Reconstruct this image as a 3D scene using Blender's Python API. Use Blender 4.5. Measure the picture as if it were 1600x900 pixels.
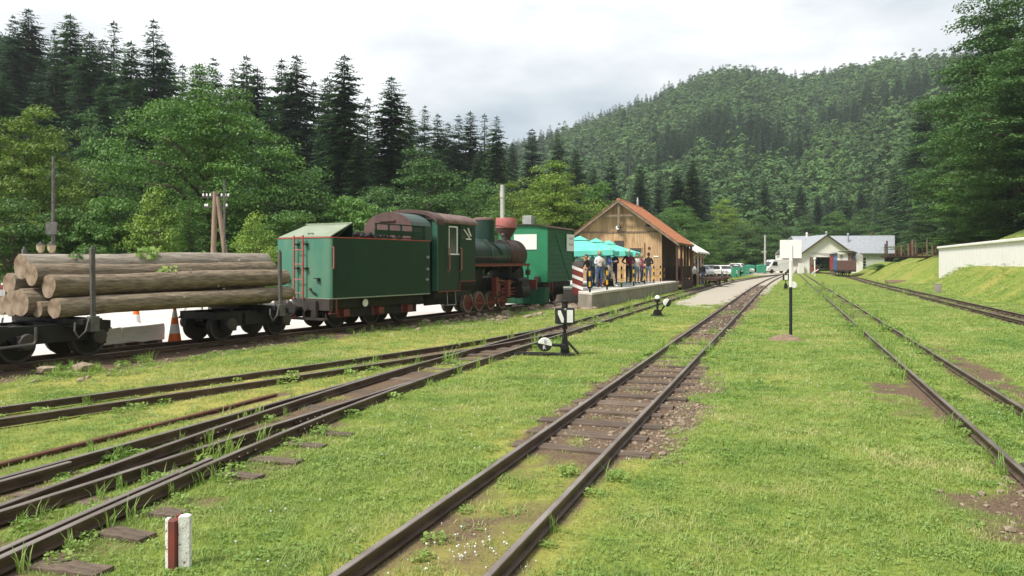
import bpy, bmesh, math, random
import numpy as np
from mathutils import Vector, Matrix
R = math.radians
random.seed(7); RNG = np.random.default_rng(7)
S = bpy.context.scene
COL = S.collection
for o in list(bpy.data.objects): bpy.data.objects.remove(o)

# ------------------------------------------------------------------ camera
YAW = math.atan(429/1200); CAMH = 1.75
cam_d = bpy.data.cameras.new('camera'); cam = bpy.data.objects.new('camera', cam_d); COL.objects.link(cam)
cam.location = (0, 0, CAMH); cam.rotation_euler = (R(90), 0, YAW)
cam_d.sensor_width = 36; cam_d.shift_y = -39/1600; cam_d.lens = 27; cam_d.clip_start = .05; cam_d.clip_end = 6000
S.camera = cam
# ------------------------------------------------------------------ sky and sun
SUN_EL = R(52); to_sun_xy = Vector((-.56, -.83)).normalized()
SUN_AZ = math.atan2(to_sun_xy.x, to_sun_xy.y)          # clockwise from +Y
w = bpy.data.worlds.new('World'); S.world = w; w.use_nodes = True
nt = w.node_tree; nt.nodes.clear()
def N(nt, t, **k):
    n = nt.nodes.new(t)
    for a, b in k.items(): setattr(n, a, b)
    return n
sky = N(nt, 'ShaderNodeTexSky', sky_type='NISHITA', sun_disc=False); sky.sun_elevation = SUN_EL; sky.sun_rotation = SUN_AZ
tc = N(nt, 'ShaderNodeTexCoord'); mp = N(nt, 'ShaderNodeMapping'); mp.inputs['Scale'].default_value = (1, 1, 2.6)
mp.inputs['Location'].default_value = (.35, .1, -.25)
nz = N(nt, 'ShaderNodeTexNoise'); nz.inputs['Scale'].default_value = 2.1; nz.inputs['Detail'].default_value = 7; nz.inputs['Roughness'].default_value = .52
rp = N(nt, 'ShaderNodeValToRGB')
cr = rp.color_ramp; cr.elements[0].position = .36; cr.elements[0].color = (3.3, 4.0, 4.7, 1)
cr.elements[1].position = .62; cr.elements[1].color = (9.6, 9.7, 9.8, 1)
e = cr.elements.new(.43); e.color = (4.9, 5.4, 5.85, 1); e = cr.elements.new(.50); e.color = (6.4, 6.65, 6.9, 1)
nz2 = N(nt, 'ShaderNodeTexNoise'); nz2.inputs['Scale'].default_value = 1.3; nz2.inputs['Detail'].default_value = 5
rp2 = N(nt, 'ShaderNodeValToRGB'); rp2.color_ramp.elements[0].position = .36; rp2.color_ramp.elements[0].color = (.80, .80, .80, 1); rp2.color_ramp.elements[1].position = .5
mx = N(nt, 'ShaderNodeMix', data_type='RGBA'); bg = N(nt, 'ShaderNodeBackground'); bg.inputs['Strength'].default_value = .1
wo = N(nt, 'ShaderNodeOutputWorld'); L = nt.links.new
L(tc.outputs['Generated'], mp.inputs[0]); L(mp.outputs[0], nz.inputs[0]); L(mp.outputs[0], nz2.inputs[0])
L(nz.outputs[0], rp.inputs[0]); L(nz2.outputs[0], rp2.inputs[0])
L(rp2.outputs[0], mx.inputs['Factor']); L(sky.outputs[0], mx.inputs['A']); L(rp.outputs[0], mx.inputs['B']); L(mx.outputs['Result'], bg.inputs[0]); L(bg.outputs[0], wo.inputs[0])
sd = bpy.data.lights.new('sun', 'SUN'); sd.energy = 3.9; sd.angle = R(11); sd.color = (1, .95, .86)
sun = bpy.data.objects.new('sun', sd); COL.objects.link(sun)
sdir = Vector((to_sun_xy.x*math.cos(SUN_EL), to_sun_xy.y*math.cos(SUN_EL), math.sin(SUN_EL)))
sun.rotation_euler = sdir.to_track_quat('Z', 'Y').to_euler(); sun.location = (0, 0, 60)
vs = S.view_settings; vs.view_transform = 'Standard'; vs.look = 'None'; vs.exposure = 0.62; vs.gamma = 1; vs.use_curve_mapping = False

# ------------------------------------------------------------------ helpers
def tag(o, label=None, cat=None, group=None, kind=None):
    if label: o['label'] = label
    if cat: o['category'] = cat
    if group: o['group'] = group
    if kind: o['kind'] = kind
    return o
def thing(name, label, cat, loc=(0, 0, 0), rz=0, group=None):
    o = bpy.data.objects.new(name, None); COL.objects.link(o); o.location = loc; o.rotation_euler = (0, 0, rz)
    o.empty_display_size = .2
    return tag(o, label, cat, group)
def copy_tree(o, parent=None):
    c = o.copy(); COL.objects.link(c); c.parent = parent
    for ch in list(o.children): copy_tree(ch, c)
    return c
class MB:
    """collects shapes, builds ONE mesh object"""
    def __init__(s): s.v = []; s.f = []; s.m = []; s.mi = 0
    def add(s, vs, fs):
        b = len(s.v); s.v += [tuple(p) for p in vs]; s.f += [tuple(i+b for i in f) for f in fs]; s.m += [s.mi]*len(fs); return s
    def box(s, x0, x1, y0, y1, z0, z1):
        return s.add([(x0,y0,z0),(x1,y0,z0),(x1,y1,z0),(x0,y1,z0),(x0,y0,z1),(x1,y0,z1),(x1,y1,z1),(x0,y1,z1)],
                     [(0,3,2,1),(4,5,6,7),(0,1,5,4),(1,2,6,5),(2,3,7,6),(3,0,4,7)])
    def bar(s, p0, p1, w, h=None, up=(0,0,1)):
        """rectangular bar between two points"""
        h = h or w; p0 = Vector(p0); p1 = Vector(p1); d = (p1-p0).normalized(); u = Vector(up)
        if abs(d.dot(u)) > .98: u = Vector((1,0,0))
        a = d.cross(u).normalized()*w/2; b = a.cross(d).normalized()*h/2
        return s.add([p0-a-b,p0+a-b,p0+a+b,p0-a+b,p1-a-b,p1+a-b,p1+a+b,p1-a+b],
                     [(3,2,1,0),(4,5,6,7),(0,1,5,4),(1,2,6,5),(2,3,7,6),(3,0,4,7)])
    def cyl(s, p0, p1, r0, r1=None, n=12, caps=True):
        return s.tube([p0, p1], [r0, r0 if r1 is None else r1], n, caps)
    def tube(s, pts, r, n=8, caps=True):
        pts = [Vector(p) for p in pts]; rs = r if isinstance(r, (list, tuple)) else [r]*len(pts)
        vs = []; prev = None
        for i, p in enumerate(pts):
            d = (pts[min(i+1, len(pts)-1)] - pts[max(i-1, 0)])
            d = d.normalized() if d.length > 1e-9 else Vector((0,0,1))
            if prev is None:
                u = Vector((0,0,1)) if abs(d.z) < .9 else Vector((1,0,0)); a = d.cross(u).normalized()
            else:
                a = (prev - d*prev.dot(d)); a = a.normalized() if a.length > 1e-6 else d.orthogonal().normalized()
            prev = a; b = d.cross(a)
            for k in range(n):
                t = 2*math.pi*k/n; vs.append(p + (a*math.cos(t) + b*math.sin(t))*rs[i])
        fs = []
        for i in range(len(pts)-1):
            for k in range(n):
                k2 = (k+1) % n; fs.append((i*n+k, i*n+k2, (i+1)*n+k2, (i+1)*n+k))
        if caps: fs.append(tuple(reversed(range(n)))); fs.append(tuple((len(pts)-1)*n+k for k in range(n)))
        return s.add(vs, fs)
    def lathe(s, c, prof, n=16, axis='z', caps=True):
        """prof: list of (r, t) along axis from c"""
        vs = []
        for r, t in prof:
            for k in range(n):
                a = 2*math.pi*k/n; ca, sa = r*math.cos(a), r*math.sin(a)
                p = {'z': (ca, sa, t), 'x': (t, ca, sa), 'y': (sa, t, ca)}[axis]
                vs.append((c[0]+p[0], c[1]+p[1], c[2]+p[2]))
        fs = []
        for i in range(len(prof)-1):
            for k in range(n):
                k2 = (k+1) % n; fs.append((i*n+k, i*n+k2, (i+1)*n+k2, (i+1)*n+k))
        if caps: fs.append(tuple(reversed(range(n)))); fs.append(tuple((len(prof)-1)*n+k for k in range(n)))
        return s.add(vs, fs)
    def prism(s, poly, t0, t1, axis='y'):
        """poly: 2D points; axis y: poly is (x,z), extruded y; axis x: poly is (y,z); axis z: poly is (x,y)"""
        n = len(poly); f = {'y': lambda p, t: (p[0], t, p[1]), 'x': lambda p, t: (t, p[0], p[1]), 'z': lambda p, t: (p[0], p[1], t)}[axis]
        vs = [f(p, t0) for p in poly] + [f(p, t1) for p in poly]
        fs = [tuple(range(n)), tuple(reversed(range(n, 2*n)))] + [(i, i+n, (i+1) % n+n, (i+1) % n) for i in range(n)]
        return s.add(vs, fs)
    def ball(s, c, r, n=10, m=6, sc=(1,1,1)):
        prof = [(math.sin(math.pi*i/m)*r, -math.cos(math.pi*i/m)*r) for i in range(m+1)]
        prof[0] = (r*.02, -r); prof[-1] = (r*.02, r)
        b = len(s.v); s.lathe((0,0,0), prof, n)
        for i in range(b, len(s.v)): q = s.v[i]; s.v[i] = (c[0]+q[0]*sc[0], c[1]+q[1]*sc[1], c[2]+q[2]*sc[2])
        return s
    def mesh(s, name, mats, smooth=False, recalc=True):
        me = bpy.data.meshes.new(name); me.from_pydata(s.v, [], s.f)
        for m in (mats if isinstance(mats, (list, tuple)) else [mats]): me.materials.append(MAT[m] if isinstance(m, str) else m)
        if any(s.m): me.polygons.foreach_set('material_index', s.m)
        if recalc:
            bm = bmesh.new(); bm.from_mesh(me); bmesh.ops.recalc_face_normals(bm, faces=bm.faces); bm.to_mesh(me); bm.free()
        if smooth:
            me.polygons.foreach_set('use_smooth', [True]*len(me.polygons))
            if smooth != 2: me.set_sharp_from_angle(angle=R(38))
        me.update(); return me
    def obj(s, name, mats, parent=None, smooth=False, bevel=0, loc=None, label=None, recalc=True):
        o = bpy.data.objects.new(name, s.mesh(name, mats, smooth, recalc)); COL.objects.link(o)
        if parent: o.parent = parent
        if loc: o.location = loc
        if bevel:
            b = o.modifiers.new('bevel', 'BEVEL'); b.width = bevel; b.segments = 2; b.limit_method = 'ANGLE'; b.angle_limit = R(40)
        if label: o['label'] = label
        return o
def link(name, me, parent=None, loc=None, rot=None, sc=None):
    o = bpy.data.objects.new(name, me); COL.objects.link(o)
    if parent: o.parent = parent
    if loc is not None: o.location = loc
    if rot is not None: o.rotation_euler = rot
    if sc is not None: o.scale = sc if isinstance(sc, (tuple, list)) else (sc, sc, sc)
    return o
def text_mesh(txt, size, mat, ext=.002):
    c = bpy.data.curves.new('t', 'FONT'); c.body = txt; c.size = size; c.extrude = ext; c.align_x = 'CENTER'; c.align_y = 'CENTER'
    o = bpy.data.objects.new('t', c); COL.objects.link(o); bpy.context.view_layer.update()
    me = bpy.data.meshes.new_from_object(o.evaluated_get(bpy.context.evaluated_depsgraph_get())); bpy.data.objects.remove(o); bpy.data.curves.remove(c)
    me.materials.clear(); me.materials.append(MAT[mat]); return me

# ------------------------------------------------------------------ materials
MAT = {}
def srgb(h):
    if isinstance(h, str):
        c = [int(h[i:i+2], 16)/255 for i in (0, 2, 4)]
        return tuple(x/12.92 if x <= .04045 else ((x+.055)/1.055)**2.4 for x in c)
    return tuple(h)
def mat(name, c1, c2=None, rough=.7, scale=6., metal=0., detail=4., bump=0., bscale=None, stretch=(1,1,1), c3=None, c3pos=.66, spec=.35, trans=0., objrand=0., coord='Object', ramp=(.35,.65)):
    m = bpy.data.materials.new(name); m.use_nodes = True; nt = m.node_tree; b = nt.nodes['Principled BSDF']; L = nt.links.new
    b.inputs['Roughness'].default_value = rough; b.inputs['Metallic'].default_value = metal; b.inputs['Specular IOR Level'].default_value = spec
    c1 = srgb(c1); c2 = srgb(c2) if c2 is not None else tuple(x*.8 for x in c1)
    tc = N(nt, 'ShaderNodeTexCoord'); mp = N(nt, 'ShaderNodeMapping'); mp.inputs['Scale'].default_value = stretch
    nz = N(nt, 'ShaderNodeTexNoise'); nz.inputs['Scale'].default_value = scale; nz.inputs['Detail'].default_value = detail; nz.inputs['Roughness'].default_value = .6
    rp = N(nt, 'ShaderNodeValToRGB'); rp.color_ramp.elements[0].position = ramp[0]; rp.color_ramp.elements[1].position = ramp[1]
    rp.color_ramp.elements[0].color = (*c1, 1); rp.color_ramp.elements[1].color = (*c2, 1)
    if c3 is not None: e = rp.color_ramp.elements.new(c3pos); rp.color_ramp.elements[-1].color = (*srgb(c3), 1); 
    L(N(nt, 'ShaderNodeNewGeometry').outputs['Position'] if coord == 'World' else tc.outputs[coord], mp.inputs[0]); L(mp.outputs[0], nz.inputs[0]); L(nz.outputs[0], rp.inputs[0])
    out = rp.outputs[0]
    if objrand:
        oi = N(nt, 'ShaderNodeObjectInfo'); mr = N(nt, 'ShaderNodeMapRange'); mr.inputs['To Min'].default_value = 1-objrand; mr.inputs['To Max'].default_value = 1+objrand
        hs = N(nt, 'ShaderNodeHueSaturation'); L(oi.outputs['Random'], mr.inputs[0]); L(mr.outputs[0], hs.inputs['Value']); L(out, hs.inputs['Color']); out = hs.outputs[0]
    L(out, b.inputs['Base Color'])
    if bump:
        n2 = N(nt, 'ShaderNodeTexNoise'); n2.inputs['Scale'].default_value = bscale or scale*3; n2.inputs['Detail'].default_value = 5
        bp = N(nt, 'ShaderNodeBump'); bp.inputs['Strength'].default_value = bump; bp.inputs['Distance'].default_value = .02
        L(mp.outputs[0], n2.inputs[0]); L(n2.outputs[0], bp.inputs['Height']); L(bp.outputs[0], b.inputs['Normal'])
    if trans:
        tr = N(nt, 'ShaderNodeBsdfTranslucent'); ms = N(nt, 'ShaderNodeMixShader'); ms.inputs[0].default_value = trans
        gm = N(nt, 'ShaderNodeHueSaturation'); gm.inputs['Value'].default_value = 1.5; gm.inputs['Saturation'].default_value = 1.1
        L(out, gm.inputs['Color']); L(gm.outputs[0], tr.inputs[0]); L(b.outputs[0], ms.inputs[1]); L(tr.outputs[0], ms.inputs[2]); L(ms.outputs[0], nt.nodes['Material Output'].inputs[0])
    MAT[name] = m; return m
mat('rail', (.125,.082,.06), (.06,.04,.03), rough=.5, metal=.35, scale=9, stretch=(1,.4,1), bump=.15)
mat('rail_top', (.38,.32,.28), (.21,.16,.13), rough=.34, metal=.7, scale=5, stretch=(1,.3,1))  # rail head, its colour brightened for the light it catches
mat('sleeper', (.15,.11,.08), (.07,.05,.038), rough=.9, scale=7, stretch=(.3,3,1), bump=.5, objrand=.25)
mat('steel_black', (.010,.010,.011), (.022,.018,.016), rough=.6, scale=5, bump=.1)
mat('steel_dark', (.035,.032,.03), (.06,.045,.038), rough=.6, scale=5)
mat('rust', (.13,.055,.03), (.075,.035,.022), rough=.8, scale=6, bump=.2)
mat('stake', (.12,.115,.11), (.07,.06,.055), rough=.65, scale=6)
mat('bark', (.30,.235,.165), (.12,.09,.062), rough=.95, scale=6, detail=9, stretch=(4,.6,4), bump=1., objrand=.16)
mat('bark_grey', (.36,.31,.255), (.18,.15,.12), rough=.95, scale=5, detail=9, stretch=(3,.5,3), bump=.8, objrand=.1)
mat('green_dark', (.005,.026,.017), (.008,.035,.023), rough=.45, scale=1.8, detail=9, bump=.04, stretch=(1,1,.4), c3=(.018,.036,.027))
mat('smokebox', (.04,.024,.021), (.085,.042,.035), rough=.6, scale=3, detail=8)
mat('pole_grey', (.46,.45,.41), (.36,.35,.32), rough=.8, scale=3, detail=6)
mat('green_faded', (.052,.175,.12), (.15,.235,.15), rough=.6, scale=1.9, detail=8, stretch=(1,1,.35), ramp=(.45,.85))
mat('green_pale', (.25,.29,.215), (.20,.24,.165), rough=.7, scale=3, detail=8, c3=(.28,.23,.17))
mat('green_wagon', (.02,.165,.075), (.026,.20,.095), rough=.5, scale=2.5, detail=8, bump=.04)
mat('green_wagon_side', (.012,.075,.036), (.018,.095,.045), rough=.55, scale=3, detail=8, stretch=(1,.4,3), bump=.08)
mat('green_boiler', (.020,.062,.048), (.04,.05,.038), rough=.42, scale=2.6, detail=8, c3=(.085,.045,.036))
mat('maroon', (.075,.042,.040), (.11,.068,.062), rough=.7, scale=3, detail=8)
mat('roof_brown', (.20,.13,.112), (.13,.075,.066), rough=.7, scale=3, detail=7)
mat('red_paint', (.42,.075,.055), (.3,.06,.05), rough=.5, scale=6)
mat('red_rust', (.20,.045,.033), (.12,.04,.03), rough=.6, scale=8, detail=6)
mat('red_pink', (.40,.135,.12), (.33,.11,.10), rough=.65, scale=5, detail=7)
mat('white', (.78,.77,.74), (.68,.67,.63), rough=.6, scale=5, detail=6)
mat('white_worn', (.74,.72,.68), (.52,.48,.43), rough=.8, scale=7, detail=8, bump=.1, ramp=(.5,.8))
mat('white_chipped', (.74,.72,.68), (.64,.61,.56), rough=.85, scale=26, detail=8, bump=.3, ramp=(.45,.6), c3=(.22,.15,.11), c3pos=.64)
mat('black', (.012,.012,.013), (.02,.02,.02), rough=.5)
mat('tyre_steel', (.32,.29,.25), (.22,.17,.13), rough=.45, metal=.4, scale=6)
mat('concrete', (.30,.27,.225), (.20,.18,.145), rough=.95, scale=2.2, detail=9, bump=.25, bscale=25, stretch=(1,1,.5), c3=(.36,.33,.28))
mat('concrete_light', (.62,.57,.52), (.5,.46,.41), rough=.95, scale=1.5, detail=8)
mat('plaza', (.60,.565,.53), (.48,.45,.42), rough=.95, scale=.6, detail=9, bump=.1, bscale=20)
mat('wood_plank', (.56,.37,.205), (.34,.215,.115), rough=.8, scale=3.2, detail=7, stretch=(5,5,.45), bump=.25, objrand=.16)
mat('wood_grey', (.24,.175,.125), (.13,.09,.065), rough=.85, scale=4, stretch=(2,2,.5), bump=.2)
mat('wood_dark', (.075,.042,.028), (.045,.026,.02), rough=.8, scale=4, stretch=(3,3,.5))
mat('tile', (.48,.19,.085), (.31,.115,.055), rough=.8, scale=2.4, detail=9, objrand=.1)
mat('teal', (.15,.56,.46), (.11,.48,.39), rough=.8, scale=2, trans=.05)
mat('green_worn', (.03,.10,.068), (.05,.13,.09), rough=.5, scale=2, detail=8)
mat('white_wall', (.84,.82,.79), (.76,.74,.70), rough=.9, scale=2.2, detail=9, stretch=(1,1,.55), ramp=(.4,.7), c3=(.62,.58,.52), c3pos=.66)
mat('glass', (.02,.025,.03), (.03,.035,.04), rough=.12, spec=.6)
mat('glass_pale', (.62,.66,.66), (.5,.54,.55), rough=.25, spec=.6)
mat('yellow', (.72,.42,.03), (.6,.35,.03), rough=.5)
mat('orange', (.83,.16,.02), (.75,.14,.02), rough=.5)
mat('maroon_stripe', (.20,.035,.03), (.16,.03,.027), rough=.6)
mat('film', (.90,.85,.83), (.74,.68,.66), rough=.5, scale=3, detail=6, stretch=(1,1,3), spec=.6)
mat('paver', (.34,.27,.25), (.26,.21,.2), rough=.9, scale=9)
mat('grey_metal', (.44,.455,.475), (.37,.385,.41), rough=.42, metal=.45, scale=2)
mat('grey_paint', (.33,.34,.33), (.25,.26,.25), rough=.6)
mat('blue_paint', (.05,.14,.31), (.04,.11,.25), rough=.55, scale=3)
mat('crimson', (.33,.045,.04), (.26,.04,.035), rough=.55, scale=3)
mat('brick_brown', (.16,.09,.075), (.12,.065,.055), rough=.85, scale=5)
mat('wall_cream', (.88,.84,.80), (.82,.77,.72), rough=.9, scale=2, detail=7)
mat('wall_green', (.58,.62,.50), (.5,.54,.43), rough=.9, scale=2, detail=7)
mat('bin_green', (.06,.33,.20), (.05,.27,.165), rough=.5)
mat('trunk', (.13,.10,.075), (.07,.055,.04), rough=.95, scale=6, stretch=(2,2,.5), bump=.4)
mat('pole_wood', (.30,.215,.16), (.2,.14,.1), rough=.9, scale=5, stretch=(2,2,.3))
mat('porcelain', (.8,.8,.78), (.72,.72,.7), rough=.25, spec=.6)
mat('lamp_amber', (.45,.36,.22), (.3,.24,.15), rough=.3)
mat('stone', (.34,.27,.20), (.18,.135,.095), rough=.95, scale=8, objrand=.2, bump=.3)
mat('earth', (.25,.18,.12), (.16,.11,.075), rough=.98, scale=9, bump=.5)
mat('skin', (.52,.31,.22), (.48,.28,.2), rough=.6)
for nm, c in dict(hair_blond=(.38,.27,.15), hair_brown=(.07,.04,.025), hair_dark=(.025,.02,.018), hair_grey=(.32,.30,.28)).items(): mat(nm, c, rough=.7, scale=30)
for nm, c in dict(denim=(.06,.10,.19), denim_pale=(.2,.27,.36), navy=(.03,.045,.11), beige=(.45,.39,.31), cloth_black=(.02,.02,.024), cloth_white=(.72,.71,.70), burgundy=(.13,.02,.035), pink=(.62,.13,.26), cloth_blue=(.09,.13,.32), cloth_red=(.40,.06,.05), shoe_white=(.62,.6,.58), cloth_grey=(.45,.45,.46), cloth_cream=(.62,.56,.45), sky_blue=(.28,.42,.6)).items(): mat(nm, c, rough=.9, scale=14)
# foliage
mat('leaf_bright', (.105,.185,.028), (.18,.26,.042), rough=.55, scale=.8, trans=.24, objrand=.16)
mat('leaf_mid', (.058,.135,.026), (.105,.195,.038), rough=.55, scale=.8, trans=.22, objrand=.2)
mat('far_green', (.060,.128,.030), (.092,.17,.038), rough=.6, scale=.5, trans=.12, objrand=.28)
mat('far_deep', (.045,.105,.029), (.072,.142,.036), rough=.6, scale=.5, trans=.12, objrand=.28)
mat('leaf_deep', (.046,.108,.028), (.082,.158,.038), rough=.55, scale=.8, trans=.2, objrand=.2)
mat('needle', (.042,.092,.036), (.078,.142,.053), rough=.6, scale=.7, trans=.16, objrand=.25)
mat('needle_blue', (.038,.084,.043), (.068,.126,.063), rough=.6, scale=.7, trans=.14, objrand=.2)
mat('grass_blade', (.145,.245,.06), (.28,.345,.10), rough=.6, scale=.75, detail=6, trans=.3, objrand=.12, c3=(.44,.42,.19), coord='World', ramp=(.36,.52))
mat('weed', (.17,.285,.06), (.26,.35,.09), rough=.55, scale=1.1, trans=.3, coord='World')
mat('dry_leaf', (.28,.20,.12), (.16,.11,.07), rough=.9, scale=6)
# ------------------------------------------------------------------ terrain
_T = np.random.default_rng(3).random((256, 256))
def vnoise(x, y, sc):
    x = np.asarray(x)*sc + 517.3; y = np.asarray(y)*sc + 291.7
    xi = np.floor(x).astype(int); yi = np.floor(y).astype(int); fx = x-xi; fy = y-yi
    fx = fx*fx*(3-2*fx); fy = fy*fy*(3-2*fy); g = lambda a, b: _T[a % 256, b % 256]
    return (g(xi,yi)*(1-fx)+g(xi+1,yi)*fx)*(1-fy) + (g(xi,yi+1)*(1-fx)+g(xi+1,yi+1)*fx)*fy
def fbm(x, y, sc, n=4):
    t = 0; a = .5; s = 0
    for i in range(n): t = t + a*vnoise(x+13.7*i, y-7.1*i, sc); s += a; sc *= 2.03; a *= .55
    return t/s
def sst(a, b, x): t = np.clip((x-a)/(b-a), 0, 1); return t*t*(3-2*t)
RIDGE_P = [-900, 0, 300, 500, 650, 800, 850, 900, 950, 1000, 1050, 1100, 1150, 1200, 1250, 1300, 1350, 1400, 1450, 1500, 1700, 2600]
RIDGE_Z = [60, 60, 62, 66, 72, 85, 94, 103, 112, 123, 135, 145, 151, 148, 144, 147, 151, 152, 152, 150, 150, 150]
def terrain(x, y):
    x = np.asarray(x, float); y = np.asarray(y, float)
    lat = x*math.cos(YAW) + y*math.sin(YAW); d = -x*math.sin(YAW) + y*math.cos(YAW)
    # bank on the right of the yard
    bank = (2.35-.45*sst(70, 80, y))*sst(8.4, 12.6, x) + np.clip(x-13.2-1.5*sst(72, 82, y), 0, 9)*(.42+.1*sst(80, 60, y)) + np.clip(x-21.6, 0, 90)*.5
    bank = bank*sst(-5, 18, y)*(1-.0*y) - 1.25*np.exp(-((x-10.9)/1.5)**2-((y-67)/6)**2)*sst(8.2, 10.5, x)
    bank = np.maximum(bank, 0)*(1-sst(118, 135, y)*(1-sst(20, 45, x))*.9)
    # wooded slope on the left
    lh = np.clip(-lat-37, 0, 120); left = .46*lh*lh/(lh+10)*sst(35, 75, d)
    # far hill
    p = 800+1200*lat/np.maximum(d, 30)
    zr = np.interp(p, RIDGE_P, RIDGE_Z)
    t = np.clip((d-185)/470, 0, 1)
    prof = .55*t + .45*sst(0, 1, t)
    far = zr*prof - np.clip(d-655, 0, 400)*.12
    far = far*(1+.05*(fbm(x, y, .008, 3)-.5))
    z = np.maximum(np.maximum(left, far*(d > 185)), 0) + bank*(1-t)
    # raised ground below the train track edge / small undulation of the lawn
    und = (fbm(x, y, .35, 3)-.5)*.05*sst(-200, 0, 60-d)
    flat = np.exp(-((x+1.88)/.8)**2)+np.exp(-((x-2.17)/.8)**2)+np.exp(-((x-6.7)/.8)**2)+np.exp(-((x+5.35)/1.0)**2)
    und = und*np.clip(1-flat, 0, 1)*(x > -9.6)*(x < 8.2)*sst(100, 60, y) - .012
    return z + und
def hz(x, y): return float(terrain(np.array([x]), np.array([y]))[0])
# tracks: centre lines -------------------------------------------------
_ly = np.arange(-20, 45, .05); _lh = np.interp(_ly, [16, 28], [8.5, 3.5]); _lx = np.cumsum(np.tan(np.radians(_lh))*.05); _lx += -10.93-np.interp(16, _ly, _lx) - .388
def cl_L(y): return float(np.interp(y, _ly, _lx))
def cl_T1(y): return -1.88 + (.00028*(y-45)**2 if y > 45 else 0)
def cl_T2(y): return 2.17
def cl_T3(y): return float(np.interp(y, [12, 60, 72, 84, 96, 108, 120, 135, 150], [6.64, 6.72, 6.9, 7.12, 7.28, 7.25, 7.0, 6.3, 5.2]))
def cl_M(y): return -5.34 + (.0009*(y-48)**2 if y > 48 else 0)
def cl_Q(y): return -5.34 + (.0106*(11.6-y)**2 if y < 11.6 else 0)
def cl_A(y): return float(np.interp(y, [-6, 0, 6, 10.4, 14.5, 18, 21], [-11.9, -10.05, -8.28, -7.0, -5.98, -5.48, -5.34]))
vcl = lambda f, y: np.vectorize(f)(y)
# masks ----------------------------------------------------------------
def masks(x, y):
    n1 = fbm(x, y, 1.3, 4); n2 = fbm(x+40, y+9, .5, 3); n3 = fbm(x-20, y+70, 4.2, 3)
    band = lambda c, w, s=.25: 1-sst(w, w+s, np.abs(x-c))
    yr = lambda a, b, s=1.2: sst(a-s, a+s, y)*(1-sst(b-s, b+s, y))
    near = (y < 140)
    t1 = vcl(cl_T1, y); m = vcl(cl_M, y); q = vcl(cl_Q, y); a = vcl(cl_A, y); l = vcl(cl_L, y); t3 = vcl(cl_T3, y)
    dirt = band(t1, .48, .3)*yr(7.2, 13.6, .9)*1.05 + band(t1+.6, .25, .35)*yr(6.9, 12.0, .8)*.7 + band(t1-.6, .18, .3)*yr(8.2, 12.5, 1.2)*.35 + band(t1, .5, .25)*yr(17.5, 95, 1.5)*.95 + band(t1, .7, .5)*yr(30, 95)*.5
    dirt = dirt + band(t1, .33, .15)*yr(-1, 7, .5)*.42
    for r in (-.4, .4):
        dirt = dirt + band(t1+r, .05, .12)*.5 + band(2.17+r, .05, .14)*.55 + band(t3+r, .08, .25)*.6
    dirt = dirt + band(2.17-.75, .22, .3)*(yr(9.6, 12.4, .4)*.75 + yr(5.6, 7.0, .4)*.65) + band(2.95, .12, .2)*yr(7, 19)*.7 + band(2.17, .5, .2)*yr(5.2, 7.4, .35)*.62
    dirt = dirt + band(2.17, .35, .1)*.12 + band(t3, .4, .2)*.55
    dirt = dirt + band(m, .42, .25)*yr(9, 60)*.42 + band(m, .45, .3)*yr(13.0, 16.5)*.5 + band(q, .36, .15)*yr(-2, 11)*.48 + band(m, .36, .15)*yr(-2, 11)*.42 + band(q+.6, .22, .3)*yr(1, 8)*.45
    dirt = dirt + band(a, .33, .2)*.5*yr(-10, 20) + band(-6.35, .1, .15)*yr(0, 9.6)*.6
    dirt = dirt + band(l, 1.0, .6)*1.0*(y < 36)*(y > -20) + band(l+1.35, .25, .5)*yr(6, 16, 3)*.65
    dirt = dirt + np.exp(-((x+8.0)/1.3)**2-((y-29.0)/1.6)**2)*1.1 + np.exp(-((x+8.6)/1.1)**2-((y-22.3)/2.4)**2)*.5 + np.exp(-((x+3.7)/.7)**2-((y-11.6)/.5)**2)*.6
    dirt = dirt + np.exp(-((x-.05)/.42)**2-((y-18.6)/.5)**2)*1.2
    dirt = np.clip(dirt + (n1-.5)*1.25 + (n3-.5)*.8 - .14, 0, 1)*near
    dry = np.clip(((x < -5.9)*(x > -10.2)*.42 + band(t1, .6, .3)*yr(-1, 7.4)*.65 + band(m, .4, .3)*.3 + (np.abs(x+3.6) < 1.3)*yr(17, 30, 3)*.35 + (x > 8.2)*.32*(y < 130) + (y < 30)*.12 + .1) + (n2-.5)*1.3, 0, 1)*near
    gx = np.where(y < 45, band((m+t1)/2+.1, .85, .7), (x > m-.6+0*y)*(x < t1+.9)*1.)
    grav = np.clip(gx*sst(25, 40, y)*1.15 + yr(25, 34, 3)*band(-3.4, .8, .8)*.25 + (n1-.5)*.9 - .12, 0, 1)*(y < 125)
    grav = np.maximum(grav, ((x < -8.4+(y-55)*.05)*(y > 50)*(y < 128)*(x > -40))*.9)
    grav = np.maximum(grav, (sst(112, 122, y))*(x < 1.0)*(x > -22)*(y < 150)*.95)
    lat = x*math.cos(YAW) + y*math.sin(YAW); d = -x*math.sin(YAW) + y*math.cos(YAW)
    forest = np.clip(np.maximum(sst(160, 190, d), sst(15, 18, x)*(y > 20)) + sst(30, 36, -lat-.0*d)*sst(20, 40, d) + sst(36, 40, d)*sst(8, 11, -lat)*(x < -15), 0, 1)
    return dirt, dry, grav, forest
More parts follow.
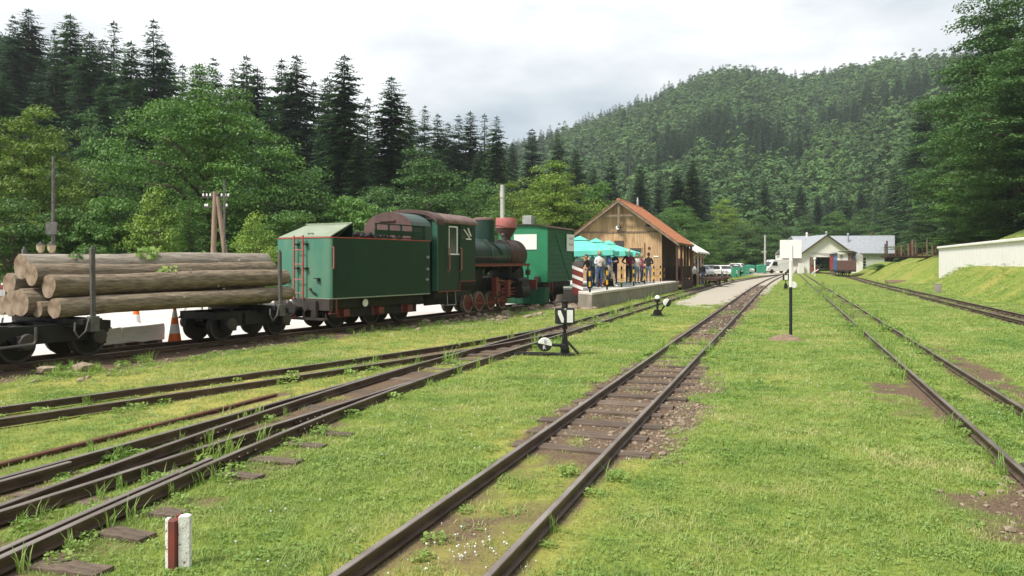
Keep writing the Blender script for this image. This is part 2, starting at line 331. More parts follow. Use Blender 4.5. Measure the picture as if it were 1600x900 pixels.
# ground sheet -----------------------------------------------------------
def axis(parts):
    out = []
    for a, b, st in parts: out += list(np.arange(a, b, st))
    return np.array(out)
gx_ = axis([(-1500,-300,60),(-300,-100,10),(-100,-30,3),(-30,-13,.6),(-13,9,.16),(9,18,.22),(18,60,2),(60,300,10),(300,1400,60)])
gy_ = axis([(-200,-10,12),(-10,1,.6),(1,26,.16),(26,60,.3),(60,140,1),(140,420,8),(420,1000,14),(1000,2400,100)])
X, Y = np.meshgrid(gx_, gy_); Z = terrain(X, Y); nx, ny = len(gx_), len(gy_)
V = np.stack([X, Y, Z], -1).reshape(-1, 3)
idx = np.arange(nx*ny).reshape(ny, nx)
Fq = np.stack([idx[:-1,:-1], idx[:-1,1:], idx[1:,1:], idx[1:,:-1]], -1).reshape(-1, 4)
me = bpy.data.meshes.new('ground'); me.vertices.add(len(V)); me.vertices.foreach_set('co', V.ravel()); me.loops.add(Fq.size); me.loops.foreach_set('vertex_index', Fq.ravel())
me.polygons.add(len(Fq)); me.polygons.foreach_set('loop_start', np.arange(0, Fq.size, 4)); me.polygons.foreach_set('use_smooth', np.ones(len(Fq), bool)); me.update()
for nm, a in zip(('dirt', 'dry', 'grav', 'forest'), masks(V[:,0], V[:,1])):
    at = me.attributes.new(nm, 'FLOAT', 'POINT'); at.data.foreach_set('value', np.asarray(a, np.float32))
gm = bpy.data.materials.new('ground'); gm.use_nodes = True; nt = gm.node_tree; b = nt.nodes['Principled BSDF']; L = nt.links.new; b.inputs['Roughness'].default_value = .95; b.inputs['Specular IOR Level'].default_value = .15
tc = N(nt, 'ShaderNodeTexCoord')
def nzn(sc, det=6, ro=.6):
    n = N(nt, 'ShaderNodeTexNoise'); n.inputs['Scale'].default_value = sc; n.inputs['Detail'].default_value = det; n.inputs['Roughness'].default_value = ro; L(tc.outputs['Object'], n.inputs[0]); return n
def ramp(src, *st):
    r = N(nt, 'ShaderNodeValToRGB'); el = r.color_ramp.elements
    while len(el) < len(st): el.new(.5)
    for e_, (p, c) in zip(el, st): e_.position = p; e_.color = (*c, 1)
    L(src, r.inputs[0]); return r.outputs[0]
def mixc(f, a, b_):
    m_ = N(nt, 'ShaderNodeMix', data_type='RGBA'); L(f, m_.inputs['Factor']); L(a, m_.inputs['A']); L(b_, m_.inputs['B']); return m_.outputs['Result']
def attr(nm): a_ = N(nt, 'ShaderNodeAttribute'); a_.attribute_name = nm; return a_.outputs['Fac']
fine = nzn(26, 8, .7).outputs[0]; mid = nzn(1.7, 7).outputs[0]; grit = nzn(60, 6, .7).outputs[0]
grass = ramp(mid, (.3, (.15,.225,.04)), (.52, (.21,.28,.055)), (.72, (.28,.33,.085)))
gfine = ramp(fine, (.3, (.45,.45,.4)), (.7, (1.25,1.2,1.15)))
mu = N(nt, 'ShaderNodeMix', data_type='RGBA', blend_type='MULTIPLY'); mu.inputs['Factor'].default_value = 1; L(grass, mu.inputs['A']); L(gfine, mu.inputs['B']); col = mu.outputs['Result']
dryc = ramp(fine, (.3, (.21,.19,.045)), (.55, (.36,.31,.085)), (.75, (.42,.33,.15)))
col = mixc(ramp(attr('dry'), (.35, (0,0,0)), (.85, (.75,.75,.75))), col, dryc)
dirtc = ramp(grit, (.28, (.055,.036,.023)), (.5, (.13,.088,.058)), (.62, (.20,.142,.098)), (.74, (.36,.28,.21)))
ad = N(nt, 'ShaderNodeMath', operation='MULTIPLY_ADD'); L(fine, ad.inputs[0]); ad.inputs[1].default_value = .7; L(attr('dirt'), ad.inputs[2])
col = mixc(ramp(ad.outputs[0], (.58, (0,0,0)), (1.0, (1,1,1))), col, dirtc)
gravc = ramp(grit, (.3, (.30,.265,.21)), (.6, (.42,.38,.315)), (.75, (.52,.48,.41)))
col = mixc(ramp(attr('grav'), (.4, (0,0,0)), (.66, (1,1,1))), col, gravc)
forc = ramp(mid, (.35, (.025,.045,.015)), (.65, (.05,.085,.022)))
col = mixc(attr('forest'), col, forc)
L(col, b.inputs['Base Color'])
bp = N(nt, 'ShaderNodeBump'); bp.inputs['Strength'].default_value = .7; bp.inputs['Distance'].default_value = .03; L(fine, bp.inputs['Height']); L(bp.outputs[0], b.inputs['Normal'])
me.materials.append(gm); ground = bpy.data.objects.new('ground', me); COL.objects.link(ground)
tag(ground, 'mown green lawn of the railway yard rising to wooded hills', 'ground', kind='structure')
# paved plaza behind the train
pz = MB(); poly = [(-30.5,-6),(-13.4,-6),(-12.9,6),(-12.1,14),(-11.75,17.5),(-11.5,20),(-10.9,26),(-10.2,32),(-9.6,33),(-14.2,33.4),(-14.4,50),(-24,50),(-33,32),(-29.5,20)]
pz.add([(x, y, .012) for x, y in poly], [tuple(range(len(poly)))]); tag(pz.obj('plaza_pavement', 'plaza'), 'pale paved forecourt behind the train', 'pavement', kind='structure')

# ------------------------------------------------------------------ scatter (one stuff object made of many tiny instances)
SRC = bpy.data.collections.new('scatter_sources')
def scatter(name, label, cat, pts, rz, sc, meshes, pick, tilt=None):
    """pts (N,3); instances of meshes at the points"""
    n = len(pts); me = bpy.data.meshes.new(name); me.vertices.add(n); me.vertices.foreach_set('co', np.asarray(pts, np.float32).ravel())
    rot = np.zeros((n, 3), np.float32); rot[:,2] = rz
    if tilt is not None: rot[:,0] = tilt[0]; rot[:,1] = tilt[1]
    a = me.attributes.new('rot', 'FLOAT_VECTOR', 'POINT'); a.data.foreach_set('vector', rot.ravel())
    a = me.attributes.new('scl', 'FLOAT_VECTOR', 'POINT'); s3 = np.asarray(sc, np.float32); s3 = np.repeat(s3[:,None], 3, 1) if s3.ndim == 1 else s3; a.data.foreach_set('vector', s3.astype(np.float32).ravel())
    a = me.attributes.new('pick', 'INT', 'POINT'); a.data.foreach_set('value', np.asarray(pick, np.int32))
    o = bpy.data.objects.new(name, me); COL.objects.link(o); tag(o, label, cat, kind='stuff')
    c = bpy.data.collections.new('src_'+name); SRC.children.link(c)
    for i, m_ in enumerate(meshes): c.objects.link(bpy.data.objects.new('%s_src_%02d' % (name, i), m_))
    g = bpy.data.node_groups.new('scatter_'+name, 'GeometryNodeTree')
    g.interface.new_socket('Geometry', in_out='INPUT', socket_type='NodeSocketGeometry'); g.interface.new_socket('Geometry', in_out='OUTPUT', socket_type='NodeSocketGeometry')
    gi = g.nodes.new('NodeGroupInput'); go = g.nodes.new('NodeGroupOutput'); ip = g.nodes.new('GeometryNodeInstanceOnPoints'); ci = g.nodes.new('GeometryNodeCollectionInfo')
    ci.inputs['Collection'].default_value = c; ci.inputs['Separate Children'].default_value = True; ci.inputs['Reset Children'].default_value = True
    def na(nm, t):
        q = g.nodes.new('GeometryNodeInputNamedAttribute'); q.data_type = t; q.inputs['Name'].default_value = nm
        return [s for s in q.outputs if s.enabled and s.name == 'Attribute'][0]
    er = g.nodes.new('FunctionNodeEulerToRotation')
    lk = g.links.new; lk(gi.outputs[0], ip.inputs['Points']); lk(ci.outputs[0], ip.inputs['Instance']); ip.inputs['Pick Instance'].default_value = True
    lk(na('pick', 'INT'), ip.inputs['Instance Index']); lk(na('rot', 'FLOAT_VECTOR'), er.inputs[0]); lk(er.outputs[0], ip.inputs['Rotation']); lk(na('scl', 'FLOAT_VECTOR'), ip.inputs['Scale'])
    lk(ip.outputs[0], go.inputs[0]); md = o.modifiers.new('scatter', 'NODES'); md.node_group = g
    return o
# ------------------------------------------------------------------ railway tracks
G2 = .385     # half gauge to the middle of the rail head
RAILZ = .125
PROF = [(-.04,0),(.04,0),(.04,.009),(.008,.018),(.008,.056),(.023,.063),(.023,.083),(.019,.088),(-.019,.088),(-.023,.083),(-.023,.063),(-.008,.056),(-.008,.018),(-.04,.009)]
def rail_mesh(pts, dz=0., sc=1.):
    m = MB(); n = len(PROF); vs = []; fs = []
    for i, (x, y) in enumerate(pts):
        x0, y0 = pts[max(i-1, 0)]; x1, y1 = pts[min(i+1, len(pts)-1)]; d = Vector((x1-x0, y1-y0)).normalized()
        for px, pz in PROF: vs.append((x+d.y*px*sc, y-d.x*px*sc, .007+dz+pz))
    for i in range(len(pts)-1):
        for k in range(n):
            k2 = (k+1) % n; fs.append((i*n+k, i*n+k2, (i+1)*n+k2, (i+1)*n+k))
    fs += [tuple(reversed(range(n))), tuple((len(pts)-1)*n+k for k in range(n))]
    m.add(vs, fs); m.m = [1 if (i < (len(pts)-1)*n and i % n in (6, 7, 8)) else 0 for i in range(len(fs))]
    return m
def offset_line(f, o, ys):
    out = []
    for y in ys:
        d = Vector((f(y+.05)-f(y-.05), .1)).normalized(); out.append((f(y)+d.y*o, y-d.x*o))
    return out
SLP = []
for k in range(3):
    m = MB(); rr = random.Random(k); xs = [-.75, -.3, .2, .75]; hw = .105
    vs = []; 
    for x in xs:
        j = lambda: rr.uniform(-.012, .012)
        vs += [(x+j(), -hw+j(), -.1), (x+j(), hw+j(), -.1), (x+j(), hw+j(), j()*.5), (x+j(), -hw+j(), j()*.5)]
    fs = []
    for i in range(3):
        for a in range(4): b2 = (a+1) % 4; fs.append((i*4+a, i*4+b2, (i+1)*4+b2, (i+1)*4+a))
    fs += [(3,2,1,0), (12,13,14,15)]; m.add(vs, fs); SLP.append(m.mesh('sleeper', 'sleeper'))
def track(label, f, y0, y1, sleepers=(), dz=0., step=None, y0r=None, ztop=.016):
    t = thing('railway_track', label, 'railway track')
    ys = list(np.arange(y0, min(y1, 30), 1.0)) + list(np.arange(max(30, y0), y1, 3.0)) + [y1]
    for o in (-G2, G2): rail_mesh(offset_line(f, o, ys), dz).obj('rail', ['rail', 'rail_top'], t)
    for a, b_, st in sleepers:
        y = a
        while y < b_:
            d = math.atan2(f(y+.1)-f(y-.1), .2)
            link('sleeper', random.choice(SLP), t, (f(y)+random.uniform(-.06, .06), y, ztop+random.uniform(-.008, .004)), (0, 0, -d+random.uniform(-.04, .04)), (random.uniform(.78, .92) if y < 14 and f is cl_T1 else random.uniform(.52, .62), random.uniform(.85, 1.1), 1))
            y += st*random.uniform(.92, 1.08)
    return t
track('straight narrow gauge track with bare sleepers and brown stones between its rails', cl_T1, .5, 128, [(7.0, 14.8, .62), (17.0, 17.2, 1), (19.4, 62, .68)])
track('grassy track beside the black and white signpost leading to the white shed', cl_T2, .5, 136, [(5.1, 8.2, .63), (27, 60, .7)])
track('rusty raised track along the foot of the grass bank', cl_T3, 12, 150, [(22, 72, .7)], dz=.03)
tm = track('main track that runs on past the concrete platform to the gravel path', cl_M, .2, 122, [(12.2, 24, .62), (24.3, 60, .75)])
tq = thing('railway_track', 'diverging turnout track crossing the main rails with long timbers beside it', 'railway track')
ysq = list(np.arange(.2, 11.2, .6)) + [11.3]
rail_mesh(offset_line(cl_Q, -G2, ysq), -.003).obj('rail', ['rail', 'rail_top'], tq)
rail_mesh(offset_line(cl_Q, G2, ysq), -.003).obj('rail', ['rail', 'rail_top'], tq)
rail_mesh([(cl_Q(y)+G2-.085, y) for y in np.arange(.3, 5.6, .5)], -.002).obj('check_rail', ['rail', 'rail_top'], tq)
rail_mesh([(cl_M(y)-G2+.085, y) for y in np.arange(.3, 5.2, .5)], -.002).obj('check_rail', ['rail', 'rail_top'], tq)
for y in (1.2, 1.85, 2.9, 4.3, 5.1, 8.0, 9.2, 10.4, 11.0, 11.6):
    link('sleeper', SLP[int(y*7) % 3], tq, ((cl_M(y)+cl_Q(y))/2, y, -.003), (0, 0, .03), (.62, 1, 1))
for x, y, l_, a in ((-3.77,3.32,.5,.05),(-3.92,3.85,.4,-.02),(-3.98,4.28,.25,.1),(-4.15,5.24,.42,0),(-4.17,5.74,.5,.08),(-4.3,6.33,.5,0),(-4.28,6.84,.45,.03)):
    link('timber', SLP[0], tq, (x-.12, y, -.002), (0, 0, a), (l_*.62, .8, 1))
# fishplates with bolts
def fishplates(t, f, o, y):
    m = MB(); m.box(-.012, .012, -.28, .28, .03, .066)
    for k in range(4): m.cyl((-.03, -.2+.133*k, .048), (.034, -.2+.133*k, .048), .011, n=6)
    x, = (f(y)+o,); ob = m.obj('fishplate', 'rail', t, loc=(x+.022, y, 0)); ob.rotation_euler[2] = -math.atan2(f(y+.1)-f(y-.1), .2)
for y in (5.6, 6.9): fishplates(tq, cl_Q, G2, y); fishplates(tm, cl_M, G2, y+.3)
fishplates(tm, cl_M, -G2, 4.4); fishplates(tq, cl_Q, -G2, 6.2)
ta = track('thin siding curving in through the dry grass to join the main track', cl_A, -6, 20.5, [(15.5, 20, .7)], dz=-.006)
track('track beneath the standing steam train beside the pale forecourt', cl_L, -8, 31.6, [(6.6, 21.5, .75)], dz=.005)
br = rail_mesh([(-6.37+.02*math.sin(y), y) for y in np.arange(.5, 9.3, .8)], -.066, 1.5).obj('buried_rail', 'rust'); tag(br, 'half buried rusty rail lying in the grass between the siding and the main track', 'rail')
# crossing track far away, in front of the white shed
track('far track bending off the gravel towards the parked van', lambda y: -5.3+.0009*(y-48)**2-.00012*(y-60)**3 if y > 60 else -5.3, 61, 118, dz=-.004)
# ------------------------------------------------------------------ the standing train
def veh(name, label, cat, y, hdg, group=None): return thing(name, label, cat, (cl_L(y), y, 0), -R(hdg), group)
def wheelset(parent, y, r=.33, z=.098, spokes=False, mats=('steel_black', 'tyre_steel'), crank=None):
    for sx in (-1, 1):
        m = MB(); x = sx*.385
        m.lathe((x, y, z+r), [(r*.45, -.03), (r*.86, -.02), (r*.86, .02), (r*.45, .03)], 24, 'x')
        wh = m.obj('wheel', mats[0], parent, smooth=True)
        t = MB(); t.lathe((x, y, z+r), [(r*.84, -.045), (r, -.045), (r, .045), (r*.84, .045), (r*.84, -.045)], 28, 'x', caps=False); t.lathe((x-sx*.055, y, z+r), [(r+.02, -.012), (r+.02, .012)], 28, 'x')
        t.obj('tyre', mats[1], wh, smooth=True)
    m = MB(); m.cyl((-.4, y, z+r), (.4, y, z+r), .055, n=10); m.obj('axle', 'steel_black', parent)
def log_bogie(label, y, c, ea, eb, wb=.72):
    t = veh('timber_bogie', label, 'rail bogie', 12.0, 8.5)
    # frame is built in the frame of the load: local y = c +- ...
    for sx in (-1, 1):
        m = MB(); x = sx*.56
        m.prism([(c-ea,.60),(c-ea+.45,.40),(c+eb-.2,.40),(c+eb,.52),(c+eb,.70),(c-ea,.72)], x-.04, x+.04, 'x')
        for k in (-wb, wb): m.box(x-.06, x+.10*sx+.06, c+k-.13, c+k+.13, .32, .56)
        m.obj('side_frame', 'steel_black', t, bevel=.01)
        for k in (-wb, wb):
            b = MB(); b.lathe((sx*.70, c+k, .46), [(.05, -.06), (.125, -.05), (.14, 0), (.125, .05), (.05, .06)], 14, 'x'); b.obj('axle_box', 'steel_dark', t, smooth=True)
        s = MB()
        for k in (-wb, wb):
            for i in range(4): s.box(x-.045, x+.045, c+k-.32+.06*i, c+k+.32-.06*i, .565+.022*i, .585+.022*i)
        s.obj('leaf_spring', 'steel_black', t)
    m = MB()
    for k in (-ea, eb): m.box(-.55, .6, c+k-.04, c+k+.04, .56, .72)
    for k in (-.35, .35): m.box(-.6, .6, c+k-.06, c+k+.06, .42, .66)
    m.box(-.12, .12, c-ea, c+eb, .5, .62)
    m.obj('frame', 'steel_black', t, bevel=.01)
    m = MB(); m.lathe((0, c+.28, .66), [(.34, 0), (.34, .06), (.3, .08)], 20); m.box(-1.05, 1.05, c+.1, c+.46, .70, .80); m.box(-.95, .95, c+.04, c+.52, .66, .70)
    m.obj('bolster', 'steel_black', t, bevel=.012)
    for sx in (-1, 1):
        m = MB(); m.bar((sx*1.03, c+.30, .60), (sx*1.0, c+.30, 2.0), .06, .075, up=(0, 1, 0)); m.box(sx*1.03-.06, sx*1.03+.06, c+.22, c+.38, .58, .84); m.cyl((sx*1.0, c+.30, 1.98), (sx*1.0, c+.30, 2.05), .03, .022, 8)
        m.obj('stake', 'stake', t, bevel=.006)
        m = MB(); m.tube([(sx*1.07, c+.2, .82), (sx*1.10, c+.12, .6), (sx*1.10, c+.0, .5), (sx*1.08, c-.06, .62), (sx*1.06, c-.04, .76)], .016, 6); m.obj('chain', 'stake', t)
    for k in (-wb, wb): wheelset(t, c+k, .31, mats=('steel_black', 'steel_dark'))
    return t
bogL = log_bogie('black timber bogie with one tall stake under the sawn log ends', 12, -2.2, 1.1, .88, .62)
bogR = log_bogie('black timber bogie with a tall stake next to the green tender', 12, 2.15, 1.02, .95, .78)
m = MB(); m.tube([(1.02, -3.9, .42), (1.02, -2.9, .45), (1.02, -2.86, .5), (1.02, -2.86, .72)], .022, 8); m.obj('brake_rod', 'stake', bogL)
m = MB(); m.box(-.8, .8, -6.5, -3.2, .5, .74); m.box(-.95, .95, -6.5, -3.25, .68, .76); m.obj('drawbar_frame', 'steel_black', bogL)
# logs
LGO = (cl_L(12.0), 12.0); LGH = -R(8.5)
def ringmat():
    m = mat('log_end', (.46,.36,.26), (.30,.21,.14), rough=.9, scale=4); nt = m.node_tree; b = nt.nodes['Principled BSDF']
    wv = N(nt, 'ShaderNodeTexWave', wave_type='RINGS', rings_direction='Y'); wv.inputs['Scale'].default_value = 14; wv.inputs['Distortion'].default_value = 2.5; wv.inputs['Detail'].default_value = 3
    tc = N(nt, 'ShaderNodeTexCoord'); nt.links.new(tc.outputs['Object'], wv.inputs[0])
    vo = N(nt, 'ShaderNodeTexNoise'); vo.inputs['Scale'].default_value = 5; vo.inputs['Detail'].default_value = 6; nt.links.new(tc.outputs['Object'], vo.inputs[0])
    r1 = N(nt, 'ShaderNodeValToRGB'); r1.color_ramp.elements[0].color = (.20,.15,.105,1); r1.color_ramp.elements[1].color = (.36,.29,.215,1); nt.links.new(wv.outputs[0], r1.inputs[0])
    r2 = N(nt, 'ShaderNodeValToRGB'); r2.color_ramp.elements[0].position = .38; r2.color_ramp.elements[0].color = (.5,.42,.36,1); r2.color_ramp.elements[1].position = .62; r2.color_ramp.elements[1].color = (1.05,1.03,1,1); nt.links.new(vo.outputs[0], r2.inputs[0])
    mm = N(nt, 'ShaderNodeMix', data_type='RGBA', blend_type='MULTIPLY'); mm.inputs['Factor'].default_value = 1; nt.links.new(r1.outputs[0], mm.inputs['A']); nt.links.new(r2.outputs[0], mm.inputs['B']); nt.links.new(mm.outputs['Result'], b.inputs['Base Color'])
ringmat()
def log(label, o, z, r0, r1, y0=-2.4, y1=3.0, o1=None, z1=None, mt='bark', seed=0, bend=0.):
    rr = np.random.default_rng(seed+50); n = 26; k = 24; m = MB(); L_ = y1-y0; vs = []; fs = []; mi = []
    o1 = o if o1 is None else o1; z1 = z if z1 is None else z1
    ph = rr.random(8)*6.28
    for i in range(n+1):
        t = i/n; y = L_*t; x = (o1-o)*t + bend*math.sin(math.pi*t); zz = (z1-z)*t + .25*bend*math.sin(2*math.pi*t+ph[0]); r = r0+(r1-r0)*t
        r *= 1+.03*math.sin(5*t+ph[1])+.02*math.sin(13*t+ph[2])
        for a in range(k):
            an = 2*math.pi*a/k; rad = r*(1+.05*math.sin(2*an+ph[3]+t)+.03*math.sin(3*an+ph[4]+2*t)+.02*math.sin(7*an+ph[5]+9*t)+rr.normal()*.014)
            vs.append((x+rad*math.cos(an), y, zz+rad*math.sin(an)))
    for i in range(n):
        for a in range(k): a2 = (a+1) % k; fs.append((i*k+a, i*k+a2, (i+1)*k+a2, (i+1)*k+a)); mi.append(0)
    for base, y, cc in ((0, 0, (0, -.004, 0)), (n*k, L_, (o1-o, L_+.004, z1-z))):
        ci = len(vs); vs.append(cc)
        for a in range(k): a2 = (a+1) % k; fs.append((base+a, ci, base+a2) if base == 0 else (base+a2, ci, base+a)); mi.append(1)
    m.add(vs, fs); m.m = mi
    # a few knots
    for q in range(3):
        t = rr.uniform(.1, .9); an = rr.uniform(-.9, 1.6); r = r0+(r1-r0)*t; x = (o1-o)*t + bend*math.sin(math.pi*t); zz = (z1-z)*t
        p = Vector((x+r*.9*math.cos(an), L_*t, zz+r*.9*math.sin(an))); m.mi = 0; m.cyl(p, p+Vector((math.cos(an)*r*.22, .02, math.sin(an)*r*.22)), r*.22, r*.12, 8)
    ob = m.obj('log', [mt, 'log_end'], smooth=True); c_, s_ = math.cos(LGH), math.sin(LGH)
    ob.location = (LGO[0]+c_*o-s_*y0, LGO[1]+s_*o+c_*y0, z); ob.rotation_euler = (0, 0, LGH)
    return tag(ob, label, 'log', 'logs stacked on the timber bogies')
log('lowest brown log on the track side of the stack, beside both stakes', .68, .995, .17, .155, -2.36, 3.04, .70, 1.075, seed=1, bend=.05)
log('thin log end tucked behind the lowest log near the stake', .31, .965, .14, .14, -2.42, 2.8, seed=2, bend=.02)
log('thick brown log lying above the lowest log on the track side', .52, 1.36, .20, .18, -2.36, 3.0, .60, 1.42, seed=3, bend=-.04)
log('brown log half hidden between the thick upper log and the grey top log', .16, 1.545, .185, .16, -2.44, 3.0, .2, 1.60, seed=4, bend=.04)
log('log with the largest round sawn end, at the bottom of the stack', .02, 1.075, .245, .22, -2.55, 2.8, seed=5)
log('log with grey sawn end next to the largest bottom log', -.44, 1.04, .215, .2, -2.45, 2.9, seed=6)
log('short-ended bottom log at the forecourt side of the stack', -.84, .985, .165, .16, -2.4, 2.9, seed=7)
log('mid-height log at the forecourt side with pale sawn end', -.66, 1.40, .19, .19, -2.35, 2.95, seed=8, mt='bark_grey')
log('smooth grey log on top of the stack', -.20, 1.695, .225, .17, -2.4, 3.15, -.12, 1.80, mt='bark_grey', seed=9, bend=.05)
# leafy sprigs growing from the logs
def sprig(label, o, y, z, n, sz, cols, seed):
    rr = random.Random(seed); m = MB()
    for i in range(n):
        c = Vector((rr.gauss(0, sz*.5), rr.gauss(0, sz*.75), rr.uniform(0, sz*1.4))); r = sz*rr.uniform(.34, .55)
        nrm = Vector((rr.uniform(.1, 1), rr.uniform(-.7, .5), rr.uniform(.1, 1))).normalized(); a = nrm.orthogonal().normalized(); b = nrm.cross(a); ph = rr.random()*6.28; pts = []
        for k in range(10):
            rad = r*(1 if k % 2 == 0 else .55); t = ph+2*math.pi*k/10; pts.append(c+(a*math.cos(t)+b*math.sin(t))*rad)
        m.add(pts, [tuple(range(10))])
        m.mi = 0
    for i in range(5): m.tube([(0, 0, -.02), (rr.gauss(0, sz*.3), rr.gauss(0, sz*.5), sz*rr.uniform(.5, 1.2))], [.006, .003], 4)
    ob = m.obj('leafy_sprig', cols, recalc=False); c_, s_ = math.cos(LGH), math.sin(LGH); ob.location = (LGO[0]+c_*o-s_*y, LGO[1]+s_*o+c_*y, z); ob.rotation_euler = (0, 0, LGH)
    return tag(ob, label, 'leaves')
sprig('fresh green maple shoot on the middle of the grey top log', .0, -.12, 1.84, 34, .15, 'weed', 1)
sprig('fresh green maple shoot hanging over the thick upper log', .46, -.02, 1.52, 26, .12, 'weed', 2)
sprig('small dull green shoot near the stake on the grey log', .02, -1.55, 1.80, 14, .09, 'leaf_mid', 3)
sprig('yellowish shoot standing behind the grey top log', -.36, 1.55, 1.82, 18, .13, 'leaf_bright', 4)

# ---- tender ---------------------------------------------------------------
T = veh('locomotive_tender', 'dark green tender with red ladder on its faded rear plate', 'tender', 18.3, 12.2)
hw, ya, yb, z0, z1 = .98, -1.99, 1.92, .89, 2.37
m = MB(); r_ = .10
pl = []
for cx, cy, a0 in ((hw-r_, ya+r_, -90), (hw-.02, yb-.02, 0), (-hw+.02, yb-.02, 90), (-hw+r_, ya+r_, 180)):
    rr_ = r_ if cy < 0 else .02
    for k in range(5): a = R(a0+22.5*k); pl.append((cx+rr_*math.cos(a), cy+rr_*math.sin(a)))
m.prism(pl, z0, z1, 'z'); m.m = [0]*len(m.f)
nn = len(pl)
for i in range(nn):                                   # rear plate and rear corners: sun bleached paint
    p, q = pl[i], pl[(i+1) % nn]
    if max(p[1], q[1]) < ya+r_*.72: m.m[2+i] = 1
m.obj('tank', ['green_dark', 'green_faded'], T, smooth=True, label='tank with bleached rear plate')
m = MB(); m.prism([(x*1.012, y*1.006) for x, y in pl], z1, z1+.024, 'z'); m.obj('red_beading', 'red_paint', T)
m = MB(); m.prism([(x*1.006, y*1.003) for x, y in pl], z0-.03, z0, 'z'); m.obj('lower_edge', 'green_pale', T)
# sloping coal plate with side gussets
m = MB(); m.add([(-.93,ya+.06,2.42),(.90,ya+.06,2.42),(.72,-.98,2.80),(-.80,-.98,2.80),(-.93,ya+.06,2.39),(.90,ya+.06,2.39),(.72,-.98,2.77),(-.80,-.98,2.77)], [(0,1,2,3),(7,6,5,4),(0,4,5,1),(1,5,6,2),(2,6,7,3),(3,7,4,0)])
m.bar((-.82,-1.12,2.78),(.74,-1.12,2.775),.02,.025); m.obj('rear_slope', 'green_pale', T)
m = MB(); m.add([(-.78,-.97,2.40),(.70,-.97,2.40),(.70,-.97,2.80),(-.78,-.97,2.80),(-.78,-.93,2.40),(.70,-.93,2.40),(.70,-.93,2.78),(-.78,-.93,2.78)], [(0,1,2,3),(7,6,5,4),(0,4,5,1),(1,5,6,2),(2,6,7,3),(3,7,4,0)]); m.bar((.66,-1.5,2.41),(.66,-1.0,2.74),.03); m.obj('bulkhead', 'green_dark', T)
m = MB(); m.tube([(.02,ya+.16,2.44),(.02,ya+.16,2.50),(.20,ya+.16,2.50),(.20,ya+.16,2.44)], .012, 6); m.obj('lifting_handle', 'steel_black', T)
# coal bunker with arched rear plate
arch = [(-.84,2.40)]+[(-.90*math.cos(math.pi*k/14), 2.70+.50*math.sin(math.pi*k/14)) for k in range(15)]+[(.84,2.40)]
m = MB(); m.prism(arch, 1.20, 1.24, 'y'); m.box(-.3,.3,1.15,1.20,2.94,2.97); m.obj('bunker_plate', 'maroon', T)
m = MB()
ar2 = [(-.90*math.cos(math.pi*k/14), 2.70+.50*math.sin(math.pi*k/14)) for k in range(15)]
for i in range(14): 
    (xa, za), (xb, zb) = ar2[i], ar2[i+1]; m.add([(xa,1.25,za),(xb,1.25,zb),(xb,2.10,zb),(xa,2.10,za)], [(0,1,2,3)])
for i in range(14):
    (xa, za), (xb, zb) = ar2[i], ar2[i+1]; m.add([(xa*.97,1.25,za-.02),(xb*.97,1.25,zb-.02),(xb*.97,2.10,zb-.02),(xa*.97,2.10,za-.02)], [(0,3,2,1)])
m.box(.86,.90,1.25,2.10,2.38,2.72); m.box(-.90,-.86,1.25,2.10,2.38,2.72)
m.obj('bunker_canopy', 'green_boiler', T, smooth=True, recalc=False)
m = MB(); m.box(.90,.93,-.35,1.75,2.50,2.63); m.box(.90,.93,-.35,1.75,2.41,2.44)
for k in range(5): m.box(.895,.935,-.33+.51*k,-.29+.51*k,2.40,2.80)
m.bar((.915,-.35,2.79),(.915,1.75,2.79),.03); m.box(-.93,-.90,-.35,1.75,2.42,2.63); m.obj('coal_rail', 'green_dark', T)
m = MB(); rr = random.Random(5)
for k in range(60): m.ball((rr.uniform(-.7,.7), rr.uniform(-.8,1.05), 2.42+rr.uniform(0,.12)), rr.uniform(.05,.1), 6, 4)
co = m.obj('coal_heap', 'black', T); co['kind'] = 'stuff'
# ladder, grab rails, brackets
m = MB(); yl = ya-.10
for x in (-.20, .11): m.bar((x, yl, .86), (x, yl, 2.44), .035, .03, up=(0,1,0))
lad = m.obj('ladder', 'red_paint', T)
m = MB()
for z in (1.0, 1.34, 1.72, 2.08, 2.40): m.cyl((-.20, yl, z), (.11, yl, z), .012, n=8)
m.obj('rung', 'red_pink', lad)
m = MB()
for x, sx in ((-.20, 1), (.11, 1)):
    for z in (1.62, 2.22): m.box(x-.02, x+.10, yl+.0, ya+.01, z-.02, z+.02)
m.obj('ladder_bracket', 'steel_black', lad)
m = MB(); m.tube([(.99,ya+.05,1.62),(1.04,ya+.03,1.62),(1.04,ya+.03,2.14),(.99,ya+.05,2.14)], .016, 8); m.obj('grab_rail', 'red_pink', T)
for x, z in ((.55,1.36),(-.5,1.33),(-.35,.99)): 
    m = MB(); m.box(x-.07,x+.07,ya-.10,ya+.01,z,z+.02); m.box(x+.03,x+.06,ya-.08,ya+.01,z-.06,z); m.obj('lamp_bracket', 'steel_black', T)
m = MB(); m.tube([(.28,ya-.02,1.12),(.33,ya-.05,1.07),(.42,ya-.05,1.03),(.5,ya-.03,.98)], .02, 6); m.ball((.3,ya-.03,1.1), .035, 8, 5); m.obj('drain_cock', 'steel_black', T)
for y, z in ((1.78,1.92),(1.78,1.58),(1.76,1.28)):
    m = MB(); m.box(hw, hw+.03, y-.06, y+.06, z-.015, z+.015); m.box(hw, hw+.04, y-.012, y+.012, z-.04, z+.04); m.obj('side_clip', 'grey_paint', T)
